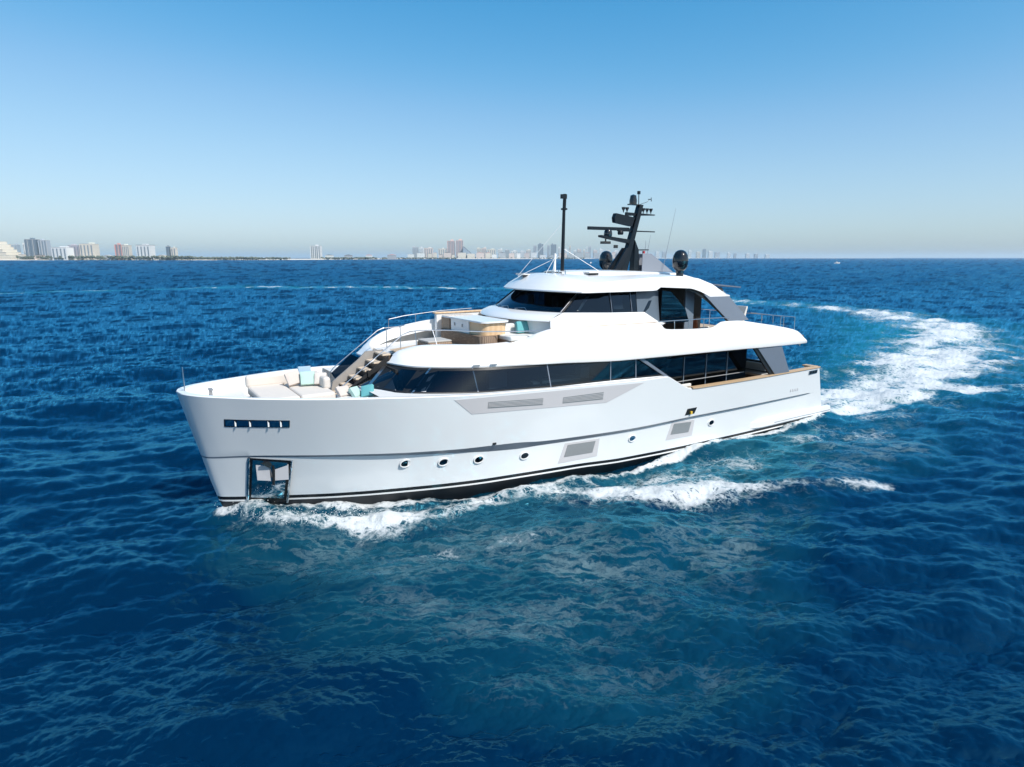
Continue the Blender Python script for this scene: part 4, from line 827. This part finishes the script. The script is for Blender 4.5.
# beach, land strip, trees
pbr('sand', (.62, .57, .48), .9, noise=.08, nscale=.02); pbr('land', (.10, .12, .06), .95, noise=.3, nscale=.01)
cx = [(-3600, 2250), (-1950, 2330), (-800, 2420), (-300, 2900), (-560, 3100), (-480, 4200), (400, 4400), (900, 6200), (3300, 8700), (9000, 11500)]
cx = [(-3600, 2250), (-1950, 2330), (-1150, 2420), (-900, 2850), (-820, 3500), (-720, 4250), (150, 4350), (700, 5700), (2400, 8600), (7000, 11600)]
cx = np.array(cx, float); u = np.linspace(0, len(cx) - 1, 120); cl = np.stack([np.interp(u, range(len(cx)), cx[:, k]) for k in (0, 1)], 1)
cl[:, 1] += np.sin(u * 5) * 12
m = MB().grid([[(x, y - 4, -.6) for x, y in cl], [(x, y + 12, 1.6) for x, y in cl], [(x + 5, y + 60, 4.6) for x, y in cl]]); tag(m.build('beach', MATS['sand']), kind='structure')
m = MB().grid([[(x + 5, y + 59, 4.7) for x, y in cl], [(x + 30, y + 900, 3.2) for x, y in cl]]); tag(m.build('coast_land', MATS['land']), kind='structure')
pbr('far_leaf', (.12, .14, .10), .9, noise=.45, nscale=.05)
bm = bmesh.new(); rt = random.Random(3)
def treeline(x0, x1, y, n, h0, h1):
    for k in range(n):
        r = rt.uniform(2.5, 5.5); h = rt.uniform(h0, h1); x = rt.uniform(x0, x1)
        mat = Matrix.Translation((x, y + rt.uniform(-12, 25), h - r * .5)) @ Matrix.Diagonal((r * 1.3, r, r * rt.uniform(.7, 1.2), 1))
        g = bmesh.ops.create_icosphere(bm, subdivisions=1, radius=1, matrix=mat)
        for v in g['verts']: v.co += Vector((rt.uniform(-1, 1), rt.uniform(-1, 1), rt.uniform(-1, 1))) * .9
        t = bmesh.ops.create_cone(bm, segments=4, radius1=.4, radius2=.3, depth=h, matrix=Matrix.Translation((x, mat.translation.y, h * .5)))
treeline(-1850, -1200, 2370, 520, 12, 22); treeline(-1300, -1000, 2440, 160, 10, 18); treeline(-1480, -870, 2450, 420, 9, 15); treeline(-900, -640, 2990, 170, 9, 16); treeline(-760, -320, 3600, 170, 7, 14); treeline(-700, 500, 4390, 260, 6, 14)
me = bpy.data.meshes.new('coastal_trees'); bm.to_mesh(me); bm.free(); me.materials.append(MATS['far_leaf'])
me.transform(Matrix.Diagonal((1, 1, .72, 1))); o = bpy.data.objects.new('coastal_trees', me); col.objects.link(o); tag(o, 'long low belt of dark green trees behind the far beach', 'trees', kind='stuff')
# two small boats far off
def small_boat(x, y, s, lab, mat='gelcoat', rz=0):
    o = empty('motor_boat', (x, y, 0), rz); tag(o, lab, 'boat'); o.scale = (s, s, s)
    m = MB(); st = [(-4, 1.2, 1.0), (0, 1.4, 1.1), (3, 1.0, 1.4), (5, .05, 1.7)]
    m.grid([[(x, y, z) for x, y, z in st], [(x - .2, y * .7, -.3) for x, y, z in st], [(x - .2, -y * .7, -.3) for x, y, z in st], [(x, -y, z) for x, y, z in st], [(x, y, z) for x, y, z in st]]); m.f.append((0, 4, 8, 12)); m.m.append(0)
    m.build('hull', MATS[mat], o); MB().prism([(-1.5, -.9, 1.1), (2.2, -.9, 1.3), (1.4, -.8, 2.5), (-1.2, -.8, 2.5)], (0, 1.8, 0)).build('cabin', MATS['gelcoat'], o); MB().prism([(-.9, -.92, 1.7), (1.75, -.92, 1.7), (1.5, -.9, 2.2), (-.9, -.9, 2.2)], (0, 1.84, 0)).build('window', MATS['black_glass'], o)
    MB().tube([(-.6, 0, 2.5), (-.6, 0, 4.4)], .05, 6).build('mast', MATS['steel'], o)
small_boat(545, 1060, 1.1, 'tiny white motor boat near the right horizon of the open sea')
small_boat(135, 1080, .9, 'tiny cream boat on the water in front of the far towers by the mast', rz=1.2)

# ------------------------------------------------------------------ sea: FFT wind waves on a mesh that coarsens with distance
WATER = (.0002, .0125, .038); WROUGH = .12; WSPEC = .5; WBUMP = .32
def tile(N, L, lam_p, wdir, spread, seed, lam_min, lam_max, chop=.8):
    r = np.random.default_rng(seed); k1 = 2 * np.pi * np.fft.fftfreq(N, L / N); kx, ky = np.meshgrid(k1, k1, indexing='ij'); k = np.hypot(kx, ky); k[0, 0] = 1e9
    kp = 2 * np.pi / lam_p; th = np.arctan2(ky, kx) - wdir
    D = np.abs(np.cos(th / 2))**(2 * spread) + .03
    S = np.exp(-1.25 * (kp / k)**2) / k**3.7 * D
    S *= np.exp(-(k * lam_min / 6.28)**2) * (k > 2 * np.pi / lam_max)
    H = np.sqrt(S) * (r.normal(size=(N, N)) + 1j * r.normal(size=(N, N)))
    h = np.fft.ifft2(H).real; s = 1 / h.std()
    dx = np.fft.ifft2(1j * kx / k * H).real * s; dy = np.fft.ifft2(1j * ky / k * H).real * s
    gx = np.fft.ifft2(1j * kx * H).real * s; gy = np.fft.ifft2(1j * ky * H).real * s
    return L, np.stack([h * s, dx * chop, dy * chop, gx, gy])
def samp(t, x, y):
    L, a = t; N = a.shape[1]; u = (x / L * N) % N; v = (y / L * N) % N; i = u.astype(int); j = v.astype(int); fu = u - i; fv = v - j; i2 = (i + 1) % N; j2 = (j + 1) % N; i %= N; j %= N
    return a[:, i, j] * (1 - fu) * (1 - fv) + a[:, i2, j] * fu * (1 - fv) + a[:, i, j2] * (1 - fu) * fv + a[:, i2, j2] * fu * fv
A0, A1, A2, A3 = .17, .105, .034, .0105
WD = R(-75)                                                  # the wind blows towards the viewer, a little to the left
T1 = tile(512, 173., 8.5, WD, 6.0, 1, 1.0, 60, .7); T0 = tile(512, 611., 26., WD + .1, 6.0, 4, 6., 90, 0); T2 = tile(1024, 53., 2.6, WD + .2, 7.0, 2, .2, 6, .7); T3 = tile(1024, 14.3, .65, WD - .2, 4.0, 3, .04, 1.4, .8)
def rot(x, y, a): return x * math.cos(a) - y * math.sin(a), x * math.sin(a) + y * math.cos(a)

fov = np.linspace(-R(47), R(47), 1150); rest = np.concatenate([np.linspace(R(47), R(80), 190)[1:], np.linspace(R(80), R(280), 60)[1:-1], np.linspace(R(280), R(313), 190)[:-1]])
az = np.concatenate([fov, rest]); na = len(az)
pys = np.concatenate([np.arange(.55, 6, .55), np.arange(6, 40, .8), np.arange(40, 650, 1.15)])    # steps below the horizon
dip = np.arctan(pys / 620.)
rad = np.concatenate([[40000, 22000], CAM_H / np.tan(dip)]); rad = rad[::-1]
rad = np.concatenate([[1.0, 4.0, 7.0], rad[rad > 7.5]]); nr = len(rad)
RR, AA = np.meshgrid(rad, az, indexing='ij'); X = RR * np.sin(AA); Y = RR * np.cos(AA)
Z0 = -.2
dR = np.gradient(rad)[:, None] * np.ones_like(X); dA = RR * np.gradient(np.unwrap(az))[None, :]
sp = np.maximum(dR * .18, dA)
fade = lambda lam: 1 / (1 + (sp / (lam * .5))**2)
disp = np.zeros((3,) + X.shape)
# ---- foam and wake fields (world metres)
def seg_field(pts, widths, inten, falloff=1.0):
    best = np.zeros_like(X); pts = np.array(pts, float)
    for (a, b, w0, w1, i0, i1) in zip(pts[:-1], pts[1:], widths[:-1], widths[1:], inten[:-1], inten[1:]):
        wm = max(w0, w1) * 1.6; sel = (X > min(a[0], b[0]) - wm) & (X < max(a[0], b[0]) + wm) & (Y > min(a[1], b[1]) - wm) & (Y < max(a[1], b[1]) + wm)
        if not sel.any(): continue
        x, y = X[sel], Y[sel]; d = b - a; t = np.clip(((x - a[0]) * d[0] + (y - a[1]) * d[1]) / (d @ d), 0, 1)
        q = np.hypot(x - a[0] - t * d[0], y - a[1] - t * d[1]) / (w0 + (w1 - w0) * t)
        v = (i0 + (i1 - i0) * t) * np.clip(1.35 - q * 1.0, 0, 1)**falloff
        best[sel] = np.maximum(best[sel], v)
    return best
def fbm(x, y, sc, seed, oct=4):
    r = np.random.default_rng(seed); out = 0; amp = 1; tot = 0
    for o in range(oct):
        G = r.random((256, 256)); u = (x / sc) % 256; v = (y / sc) % 256; i = u.astype(int); j = v.astype(int); fu = u - i; fv = v - j; fu = fu * fu * (3 - 2 * fu); fv = fv * fv * (3 - 2 * fv); i %= 256; j %= 256; i2 = (i + 1) % 256; j2 = (j + 1) % 256
        out = out + amp * (G[i, j] * (1 - fu) * (1 - fv) + G[i2, j] * fu * (1 - fv) + G[i, j2] * (1 - fu) * fv + G[i2, j2] * fu * fv); tot += amp; amp *= .5; sc *= .47
    return out / tot
def B2W(x, y): q = YM @ Vector((x, y, 0)); return (q.x, q.y)
hx = np.linspace(34.2, 1, 24)
side = [B2W(x, hull_y(x, -.2) + .25) for x in hx]
bow = [(-10.9, 24.6), (-10.6, 22.6), (-9.0, 21.6), (-7.2, 21.3), (-4.8, 21.7), (-3.2, 22.2), (-1.6, 23.2), (0, 24.2), (1.8, 25.3), (3.4, 26.2)]
f_bow = seg_field(bow, [.5, .65, .72, .75, .78, .8, .9, 1.1, 1.2, 1.1], [.75, .92, .95, .92, .9, .88, .86, .82, .78, .72], .8)
crest = [(.5, 24.6), (2.6, 25.1), (3.8, 24.7), (5.2, 24.0), (6.9, 24.3), (8.8, 25.1), (11, 25.2), (13.4, 25.3), (16.2, 25.5)]
f_cr = seg_field(crest, [.9, 1.2, 1.3, 1.2, 1.2, 1.2, 1.0, .7, .35], [.70, .76, .80, .82, .79, .78, .76, .72, .6], .8)
f_in = seg_field([(5, 26.3), (9, 27.4), (14, 29.6), (19, 33.2), (22, 36.5)], [1.8, 2.6, 3.2, 3.2, 2.4], [.62, .62, .56, .56, .6], .7)
f_hull = seg_field(side, [.45] * 24, [.88] * 24, 1)
stern = [(19.6, 39.0), (21.5, 40.2), (25, 43.2), (31.4, 49.2), (42.2, 60.4), (51, 71), (58.5, 82), (64, 95), (65, 107), (62, 119), (60, 128), (53, 135)]
f_st = seg_field(stern, [1.6, 2.5, 3.6, 5.2, 7.0, 8.0, 8.0, 7.8, 7.4, 6.8, 6.0, 5.5], [1.0, 1.0, .96, .90, .85, .83, .83, .80, .75, .70, .67, .63], .75)
f_so = seg_field([(20.5, 38.2), (24.5, 39.6), (30, 43.5), (36, 48), (44, 57)], [.5, .7, .9, 1, 1], [.9, .86, .8, .72, .6], .8)
f_sc = seg_field([(17, 31.5), (22, 35.5), (27, 39), (33, 45), (38, 51), (46, 60)], [2.5, 2.6, 3.0, 3.2, 4, 4], [.5, .56, .57, .58, .58, .5], .7)
f_ot = np.maximum(seg_field([(31.0, 45.2), (34.5, 45.6), (38, 45.6)], [.9, 2.0, 2.4], [.62, .84, .8], .7), seg_field([(40, 55), (46, 58), (52, 63), (58, 70)], [1.6, 2.2, 2.6, 2.4], [.55, .66, .68, .6], .7))
f_st = np.maximum(f_st, seg_field(stern, [v * 1.5 for v in (1.6, 2.5, 3.6, 5.2, 7.0, 8.0, 8.0, 7.8, 7.4, 6.8, 6.0, 5.5)], [.6] * 12, .7))
f_bow = np.maximum(f_bow, seg_field(bow, [1.1, 1.3, 1.4, 1.5, 1.6, 1.7, 1.7, 1.8, 1.8, 1.7], [.55, .62, .64, .62, .62, .62, .62, .62, .6, .56], .7)); f_cr = np.maximum(f_cr, seg_field(crest, [1.9, 2.2, 2.4, 2.3, 2.2, 2.1, 1.8, 1.4, .8], [.58, .62, .64, .66, .64, .62, .6, .58, .5], .7))
far = [(53, 135), (48.5, 160), (26.9, 188), (-10.4, 203), (-44.4, 210), (-88.2, 210), (-116.7, 191), (-143, 175), (-190, 160)]
f_far = seg_field(far, [6, 6, 7, 7, 7, 7, 6, 6, 5], [.70, .68, .66, .68, .66, .66, .62, .58, .45], .8)
f_sb = seg_field([(26, 52), (22, 60), (30, 78), (40, 95)], [4, 5, 6, 6], [.5, .5, .5, .4], .8)
lace = [([(-3, 19.2), (.3, 20.0), (4.7, 20.8), (7.9, 21.4)], .48), ([(-6, 19.6), (-2, 18.6), (1.6, 18.5), (4.2, 18.7)], .42), ([(2, 16.9), (5, 17.4), (6.2, 17.9)], .46), ([(-4, 16.6), (-.3, 16.2), (3.2, 16.4)], .44), ([(3.6, 15.2), (6, 15.6), (8, 16.0)], .46), ([(-2.5, 14.3), (.5, 14.4), (2.4, 14.7)], .44), ([(5.8, 19.3), (7.5, 19.9), (9, 20.2)], .46), ([(-.5, 12.2), (1, 11.9)], .42)]  # residual foam lace that also paints glints of the hull's reflection
f_lc = np.zeros_like(X)
for p_, i_ in lace: f_lc = np.maximum(f_lc, seg_field(p_, [.6] * len(p_), [i_ + .02] * len(p_), .8))
refl_film = np.maximum.reduce([seg_field([(-9.5, 20.2), (-6, 19.3), (0, 18.8), (6, 19.3), (9.5, 22), (12, 23.8)], [1.6, 2.4, 3.2, 3.0, 2.0, 1.0], [.6, .76, .84, .84, .74, .45], .7), seg_field([(-4, 15.8), (1, 15.2), (7, 16.3)], [2.2, 2.6, 2.0], [.7, .8, .6], .7), seg_field([(-.5, 12.6), (2, 12.5), (5, 13)], [1.3, 1.6, 1.4], [.6, .75, .6], .7), seg_field([(14, 27), (19, 31), (26, 37)], [2, 3, 3], [.8, .8, .5], .7)])  # hull's reflection painted as a grey-green veil, mixed with residual foam
f_apron = seg_field([(-6, 20.0), (-1, 20.2), (4, 21.8), (9, 23)], [2.2, 2.8, 2.8, 2.0], [.1, .1, .1, .1], .7)
foam = np.max([f_bow, f_cr, f_in, f_hull, f_st, f_so, f_sc, f_ot, f_far, f_sb, f_lc], axis=0)
nz1 = fbm(X, Y, 2.2, 5); nz2 = fbm(X, Y, 9., 6)
foam = np.clip(foam * (1 + 1.1 * (nz1 - .5)) + .3 * (nz2 - .5) * (foam > .02), 0, 1.0)
aer_refl = np.maximum.reduce([seg_field([(22.9, 44), (35.6, 60), (47.8, 75), (57, 91), (60, 108)], [4, 6, 9, 11, 10], [.5, .8, 1, .9, .5], 1), f_in * .55, f_bow * .3, f_st * 1.0, f_far * 1.5, refl_film * .27])  # aerated water; the last share tints the hull's reflection into the colour
# ---- heights
x1, y1 = rot(X, Y, .3); d1 = samp(T1, X, Y); d2 = samp(T2, x1, y1); d3 = samp(T3, X, Y); d0 = samp(T0, *rot(X, Y, -.2))
gust = .75 + .5 * fbm(X, Y, 23., 9, 3)
patch_ = .55 + .9 * fbm(X, Y, 140., 31, 4)
disp[0] += d0[0] * A0
disp += d1[:3] * A1 * patch_ * fade(16)
d2r = d2.copy(); d2r[1], d2r[2] = rot(d2[1], d2[2], -.3); d2r[3], d2r[4] = rot(d2[3], d2[4], -.3)
disp += d2r[:3] * A2 * gust * patch_ * fade(5)
disp += d3[:3] * A3 * gust * fade(.65)
g0 = rot(d0[3], d0[4], .2)
k1, k2, k3 = 1 / (1 + dR / 30), 1 / (1 + dR / 3.5), .6 / (1 + dR / 1.2)          # long strips of sea average out along the line of sight
SX = g0[0] * A0 * 1.2 + d1[3] * A1 * patch_ * k1 + d2r[3] * A2 * gust * patch_ * k2 + d3[3] * A3 * gust * k3
SY = g0[1] * A0 * 1.2 + d1[4] * A1 * patch_ * k1 + d2r[4] * A2 * gust * patch_ * k2 + d3[4] * A3 * gust * k3
def slope2(t): h = t[1][0]; g = t[0] / h.shape[0]; return ((np.roll(h, 1, 0) - h) / g).var() + ((np.roll(h, 1, 1) - h) / g).var()
s1, s2, s3 = slope2(T1) * A1**2, slope2(T2) * A2**2, slope2(T3) * A3**2
lost = s1 * (1 - fade(16)**2) + s2 * (1 - fade(5)**2) + s3 * (1 - fade(.65)**2)
rgh = np.clip(np.sqrt(np.sqrt(2 * lost * .12 + WROUGH**4)), WROUGH, .4)
rgh = np.clip(rgh * (.62 + .76 * fbm(X * .35, Y, 5., 41, 4)), .06, .6)
turb = fbm(X, Y, .9, 21, 4) - .5
hf = (.30 + .22 * np.exp(-((X + 8.5)**2 + (Y - 22)**2) / 9.)) * np.clip(f_bow, 0, 1)**1.3 + .16 * np.clip(f_hull, 0, 1) + .30 * np.clip(f_cr - .2, 0, 1)**1.5 + .20 * np.clip(f_st, 0, 1) * (sp < 1.5)
disp[2 - 2] += hf + turb * np.clip(foam, 0, 1) * .46 * (sp < .8)
Zs = Z0 + disp[0]; Xs = X - disp[1]; Ys = Y - disp[2]
co = np.stack([Xs, Ys, Zs], -1).reshape(-1, 3).astype(np.float32)
idx = np.arange(nr * na).reshape(nr, na)
qa = np.stack([idx[:-1, :], np.roll(idx, -1, 1)[:-1, :], np.roll(idx, -1, 1)[1:, :], idx[1:, :]], -1).reshape(-1, 4)[:, ::-1]
ff_ = foam.reshape(-1)
# smooth normals of the whole sheet, kept when it is split into water and foam
e1 = co[qa[:, 2]] - co[qa[:, 0]]; e2 = co[qa[:, 3]] - co[qa[:, 1]]; fn = np.cross(e1, e2); vn = np.zeros_like(co)
for k in range(4): np.add.at(vn, qa[:, k], fn)
vn /= np.maximum(1e-9, np.linalg.norm(vn, axis=1))[:, None]
if vn[:, 2].mean() < 0: qa = qa[:, ::-1]; vn = -vn
# beyond the reach of the mesh the waves live on in the normals; of steep far facets only those turned to the open sky side stay
sr = SX * np.sin(AA) + SY * np.cos(AA); st_ = SX * np.cos(AA) - SY * np.sin(AA); lim = .75 * CAM_H / RR
sr = np.where(sr < -lim, -sr * .25, sr) + .13 * np.clip((RR - 50) / 250, 0, 1)
ax, ay = sr * np.sin(AA) + st_ * np.cos(AA), sr * np.cos(AA) - st_ * np.sin(AA)
an = np.stack([-ax, -ay, np.ones_like(ax)], -1).reshape(-1, 3); an /= np.linalg.norm(an, axis=1)[:, None]
wt_ = np.clip((RR - 22) / 45, 0, 1).reshape(-1, 1); wt_ = wt_ * wt_ * (3 - 2 * wt_)
vn = vn * (1 - wt_) + an * wt_; vn /= np.linalg.norm(vn, axis=1)[:, None]
sm = np.hypot(vn[:, 0], vn[:, 1]) / np.maximum(vn[:, 2], .05); kk = np.where((sm > .36) & (ff_ < .4), (.36 + .16 * np.tanh((sm - .36) / .4)) / np.maximum(sm, 1e-6), 1.0); vn[:, :2] *= (kk * 1.0)[:, None]; vn /= np.linalg.norm(vn, axis=1)[:, None]

def sea_material():
    m = bpy.data.materials.new('sea_water'); m.use_nodes = True; nt = m.node_tree; N_, L_ = nt.nodes, nt.links; p = N_['Principled BSDF']; out = N_['Material Output']
    at = N_.new('ShaderNodeAttribute'); at.attribute_name = 'foam'; aa = N_.new('ShaderNodeAttribute'); aa.attribute_name = 'aer_refl'; ge = N_.new('ShaderNodeNewGeometry')
    def noise(sc_, det=5, rough=.6, vec=None, dist=0):
        n = N_.new('ShaderNodeTexNoise'); n.inputs['Scale'].default_value = sc_; n.inputs['Detail'].default_value = det; n.inputs['Roughness'].default_value = rough; n.inputs['Distortion'].default_value = dist
        L_.new(vec or ge.outputs['Position'], n.inputs['Vector']); return n
    def math_(op, a, b=None, c=None, clamp=False):
        n = N_.new('ShaderNodeMath'); n.operation = op; n.use_clamp = clamp
        for i, v in enumerate((a, b, c)):
            if v is None: continue
            if isinstance(v, (int, float)): n.inputs[i].default_value = v
            else: L_.new(v, n.inputs[i])
        return n.outputs[0]
    # water colour
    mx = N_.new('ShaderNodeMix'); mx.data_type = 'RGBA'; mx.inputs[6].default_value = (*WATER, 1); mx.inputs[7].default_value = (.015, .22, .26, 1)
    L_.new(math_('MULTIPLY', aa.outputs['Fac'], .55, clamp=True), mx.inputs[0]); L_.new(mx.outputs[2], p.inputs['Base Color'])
    ar_ = N_.new('ShaderNodeAttribute'); ar_.attribute_name = 'rgh'; L_.new(ar_.outputs['Fac'], p.inputs['Roughness']); p.inputs['IOR'].default_value = 1.33; p.inputs['Specular Tint'].default_value = (.48, .86, 1, 1); p.inputs['Specular IOR Level'].default_value = WSPEC
    # ripples
    mp = N_.new('ShaderNodeMapping'); mp.inputs['Rotation'].default_value = (0, 0, R(-18)); mp.inputs['Scale'].default_value = (.45, 1, 1); L_.new(ge.outputs['Position'], mp.inputs[0])
    n1 = noise(8.0, 5, .6, mp.outputs[0]); n2 = noise(1.1, 3, .5, mp.outputs[0])
    h = math_('ADD', math_('MULTIPLY', n1.outputs[0], .035), math_('MULTIPLY', n2.outputs[0], .16))
    b = N_.new('ShaderNodeBump'); b.inputs['Strength'].default_value = WBUMP; b.inputs['Distance'].default_value = 1.0; L_.new(h, b.inputs['Height']); L_.new(b.outputs[0], p.inputs['Normal'])
    N_.remove(p); wd = N_.new('ShaderNodeBsdfDiffuse'); L_.new(mx.outputs[2], wd.inputs[0]); wg = N_.new('ShaderNodeBsdfGlossy'); wg.inputs[0].default_value = (.18, .74, 1, 1); L_.new(ar_.outputs['Fac'], wg.inputs['Roughness']); L_.new(b.outputs[0], wg.inputs['Normal'])
    wf = N_.new('ShaderNodeFresnel'); wf.inputs[0].default_value = 1.55; L_.new(b.outputs[0], wf.inputs['Normal']); p = N_.new('ShaderNodeMixShader'); L_.new(wf.outputs[0], p.inputs[0]); L_.new(wd.outputs[0], p.inputs[1]); L_.new(wg.outputs[0], p.inputs[2])
    # foam pattern: warped cells plus broken noise
    w = noise(1.3, 4, .6); vm = N_.new('ShaderNodeVectorMath'); vm.operation = 'MULTIPLY_ADD'; L_.new(w.outputs['Color'], vm.inputs[0]); vm.inputs[1].default_value = (1.1, 1.1, .2); L_.new(ge.outputs['Position'], vm.inputs[2])
    vo = N_.new('ShaderNodeTexVoronoi'); vo.feature = 'DISTANCE_TO_EDGE'; vo.inputs['Scale'].default_value = 1.5; L_.new(vm.outputs[0], vo.inputs['Vector'])
    vo2 = N_.new('ShaderNodeTexVoronoi'); vo2.feature = 'DISTANCE_TO_EDGE'; vo2.inputs['Scale'].default_value = 4.2; L_.new(vm.outputs[0], vo2.inputs['Vector'])
    web = math_('MAXIMUM', math_('SUBTRACT', 1, math_('MULTIPLY', vo.outputs[0], 3.2), clamp=True), math_('MULTIPLY', math_('SUBTRACT', 1, math_('MULTIPLY', vo2.outputs[0], 3.4), clamp=True), .9))
    nn = noise(2.8, 12, .74); n3 = noise(.5, 4, .6)
    pat = math_('ADD', math_('ADD', math_('MULTIPLY', web, .30), math_('MULTIPLY', nn.outputs[0], .62)), math_('MULTIPLY', n3.outputs[0], .28))     # about .25 .. .95
    raw = math_('ADD', pat, math_('MULTIPLY', math_('SUBTRACT', at.outputs['Fac'], 1), .88))
    mr = N_.new('ShaderNodeMapRange'); mr.interpolation_type = 'SMOOTHSTEP'; mr.inputs[1].default_value = .25; mr.inputs[2].default_value = .58; L_.new(raw, mr.inputs[0])
    gate = math_('MULTIPLY', mr.outputs[0], math_('MULTIPLY', at.outputs['Fac'], 4, clamp=True), clamp=True)
    thin = math_('POWER', at.outputs['Fac'], 1.1)
    fac0 = math_('MULTIPLY', gate, math_('MINIMUM', math_('ADD', thin, .05), .96))
    # hull reflection painted as drawn-out grey-green streaks, with thin old bubbles
    fm = N_.new('ShaderNodeAttribute'); fm.attribute_name = 'refl_film'
    mp2 = N_.new('ShaderNodeMapping'); mp2.inputs['Rotation'].default_value = (0, 0, R(-14)); mp2.inputs['Scale'].default_value = (.30, 1, 1); L_.new(vm.outputs[0], mp2.inputs[0])
    q1 = noise(2.0, 7, .62, mp2.outputs[0]); q2 = noise(.32, 3, .5)
    rid = math_('SUBTRACT', 1, math_('ABSOLUTE', math_('MULTIPLY', math_('SUBTRACT', q1.outputs[0], .5), 3.2)), clamp=True)
    fraw = math_('ADD', math_('ADD', math_('MULTIPLY', rid, .62), math_('MULTIPLY', q2.outputs[0], .5)), math_('MULTIPLY', math_('SUBTRACT', fm.outputs['Fac'], 1), .5))
    fr2 = N_.new('ShaderNodeMapRange'); fr2.interpolation_type = 'SMOOTHSTEP'; fr2.inputs[1].default_value = .60; fr2.inputs[2].default_value = .90; L_.new(fraw, fr2.inputs[0])
    ffac = math_('MULTIPLY', math_('MULTIPLY', fr2.outputs[0], math_('MULTIPLY', fm.outputs['Fac'], 3, clamp=True)), .30)
    fac = math_('MAXIMUM', fac0, ffac)
    df = N_.new('ShaderNodeBsdfDiffuse'); df.inputs[0].default_value = (.62, .66, .68, 1)
    fb = N_.new('ShaderNodeBump'); fb.inputs['Strength'].default_value = .7; fb.inputs['Distance'].default_value = .12; fn_ = noise(7, 6, .7); L_.new(fn_.outputs[0], fb.inputs['Height']); L_.new(fb.outputs[0], df.inputs['Normal'])
    fcol = N_.new('ShaderNodeMix'); fcol.data_type = 'RGBA'; fcol.inputs[6].default_value = (.34, .47, .47, 1); fcol.inputs[7].default_value = (.64, .67, .68, 1); L_.new(math_('MULTIPLY', fac0, 1.6, clamp=True), fcol.inputs[0]); L_.new(fcol.outputs[2], df.inputs[0])
    ms = N_.new('ShaderNodeMixShader'); L_.new(fac, ms.inputs[0]); L_.new(p.outputs[0], ms.inputs[1]); L_.new(df.outputs[0], ms.inputs[2]); L_.new(ms.outputs[0], out.inputs['Surface'])
    MATS['sea_water'] = m
sea_material()
ff = foam.reshape(-1); fa_ = aer_refl.reshape(-1); fr_ = rgh.reshape(-1); fl_ = refl_film.reshape(-1)
fq = ff[qa].mean(1)
which = np.zeros(len(qa), int); fc = np.stack([X.reshape(-1), Y.reshape(-1)], 1)[qa].mean(1)
src = np.stack([a.reshape(-1) for a in (np.maximum.reduce([f_bow, f_cr, f_in, f_hull, f_lc, f_apron]), np.maximum.reduce([f_st, f_so, f_sc, f_ot, f_sb]), f_far)], 1)[qa].mean(1)
which = np.where(fq > .12, 1 + src.argmax(1), 0)
def sea_part(name, sel):
    q = qa[sel]; used, inv = np.unique(q, return_inverse=True); inv = inv.reshape(q.shape)
    me = bpy.data.meshes.new(name); me.vertices.add(len(used)); me.vertices.foreach_set('co', co[used].ravel()); me.loops.add(q.size); me.loops.foreach_set('vertex_index', inv.ravel().astype(np.int32))
    me.polygons.add(len(q)); me.polygons.foreach_set('loop_start', np.arange(0, q.size, 4, dtype=np.int32)); me.polygons.foreach_set('use_smooth', np.ones(len(q), bool))
    me.update(calc_edges=True)
    for an, ar in (('foam', ff), ('aer_refl', fa_), ('rgh', fr_), ('refl_film', fl_)): a = me.attributes.new(an, 'FLOAT', 'POINT'); a.data.foreach_set('value', ar[used].astype(np.float32))
    me.materials.append(MATS['sea_water']); me.normals_split_custom_set_from_vertices(vn[used].astype(np.float32))
    o = bpy.data.objects.new(name, me); col.objects.link(o); return o
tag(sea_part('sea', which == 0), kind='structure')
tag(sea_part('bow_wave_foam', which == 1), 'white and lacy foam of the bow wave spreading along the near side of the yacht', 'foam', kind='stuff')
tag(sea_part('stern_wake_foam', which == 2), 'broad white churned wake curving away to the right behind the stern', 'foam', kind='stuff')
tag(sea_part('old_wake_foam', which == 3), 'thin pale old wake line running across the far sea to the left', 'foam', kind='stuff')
# spray drops thrown up along the bow wave
pbr('spray', (.85, .87, .88), .6)
bm = bmesh.new(); rs = random.Random(4)
bw = [Vector((*B2W(x, hull_y(x, 0) + .1), 0)) for x in np.linspace(34.2, 22, 30)]
bz = np.array(bow)
for k in range(900):
    t = .42 * rs.random()**1.3 * (len(bz) - 1.01); i = int(t); q = bz[i] * (1 - (t - i)) + bz[i + 1] * (t - i)
    r = rs.uniform(.005, .016) * (1.4 if rs.random() < .1 else 1); hgt = abs(rs.gauss(0, .13)) * (1.2 - .7 * t / len(bz))
    bmesh.ops.create_icosphere(bm, subdivisions=1, radius=r, matrix=Matrix.Translation((q[0] + rs.gauss(0, .4), q[1] + rs.gauss(0, .35), .1 + hgt)))
me = bpy.data.meshes.new('bow_spray'); bm.to_mesh(me); bm.free(); me.materials.append(MATS['spray']); o = bpy.data.objects.new('bow_spray', me); col.objects.link(o); tag(o, 'fine white spray drops flying off the bow wave', 'spray', kind='stuff')
# ------------------------------------------------------------------ haze: one closed box of thin even air round the scene
m = bpy.data.materials.new('air'); m.use_nodes = True; nt = m.node_tree
for n in list(nt.nodes): nt.nodes.remove(n)
out = nt.nodes.new('ShaderNodeOutputMaterial'); pv = nt.nodes.new('ShaderNodeVolumePrincipled'); pv.inputs['Color'].default_value = (.93, .97, 1, 1); pv.inputs['Density'].default_value = 6e-5; pv.inputs['Anisotropy'].default_value = .2
nt.links.new(pv.outputs[0], out.inputs['Volume']); MATS['air'] = m
hz = MB().box((0, 0, 74), (90000, 90000, 152)).build('haze', m); tag(hz, 'pale blue sea haze fading the far shore', 'haze', kind='stuff')
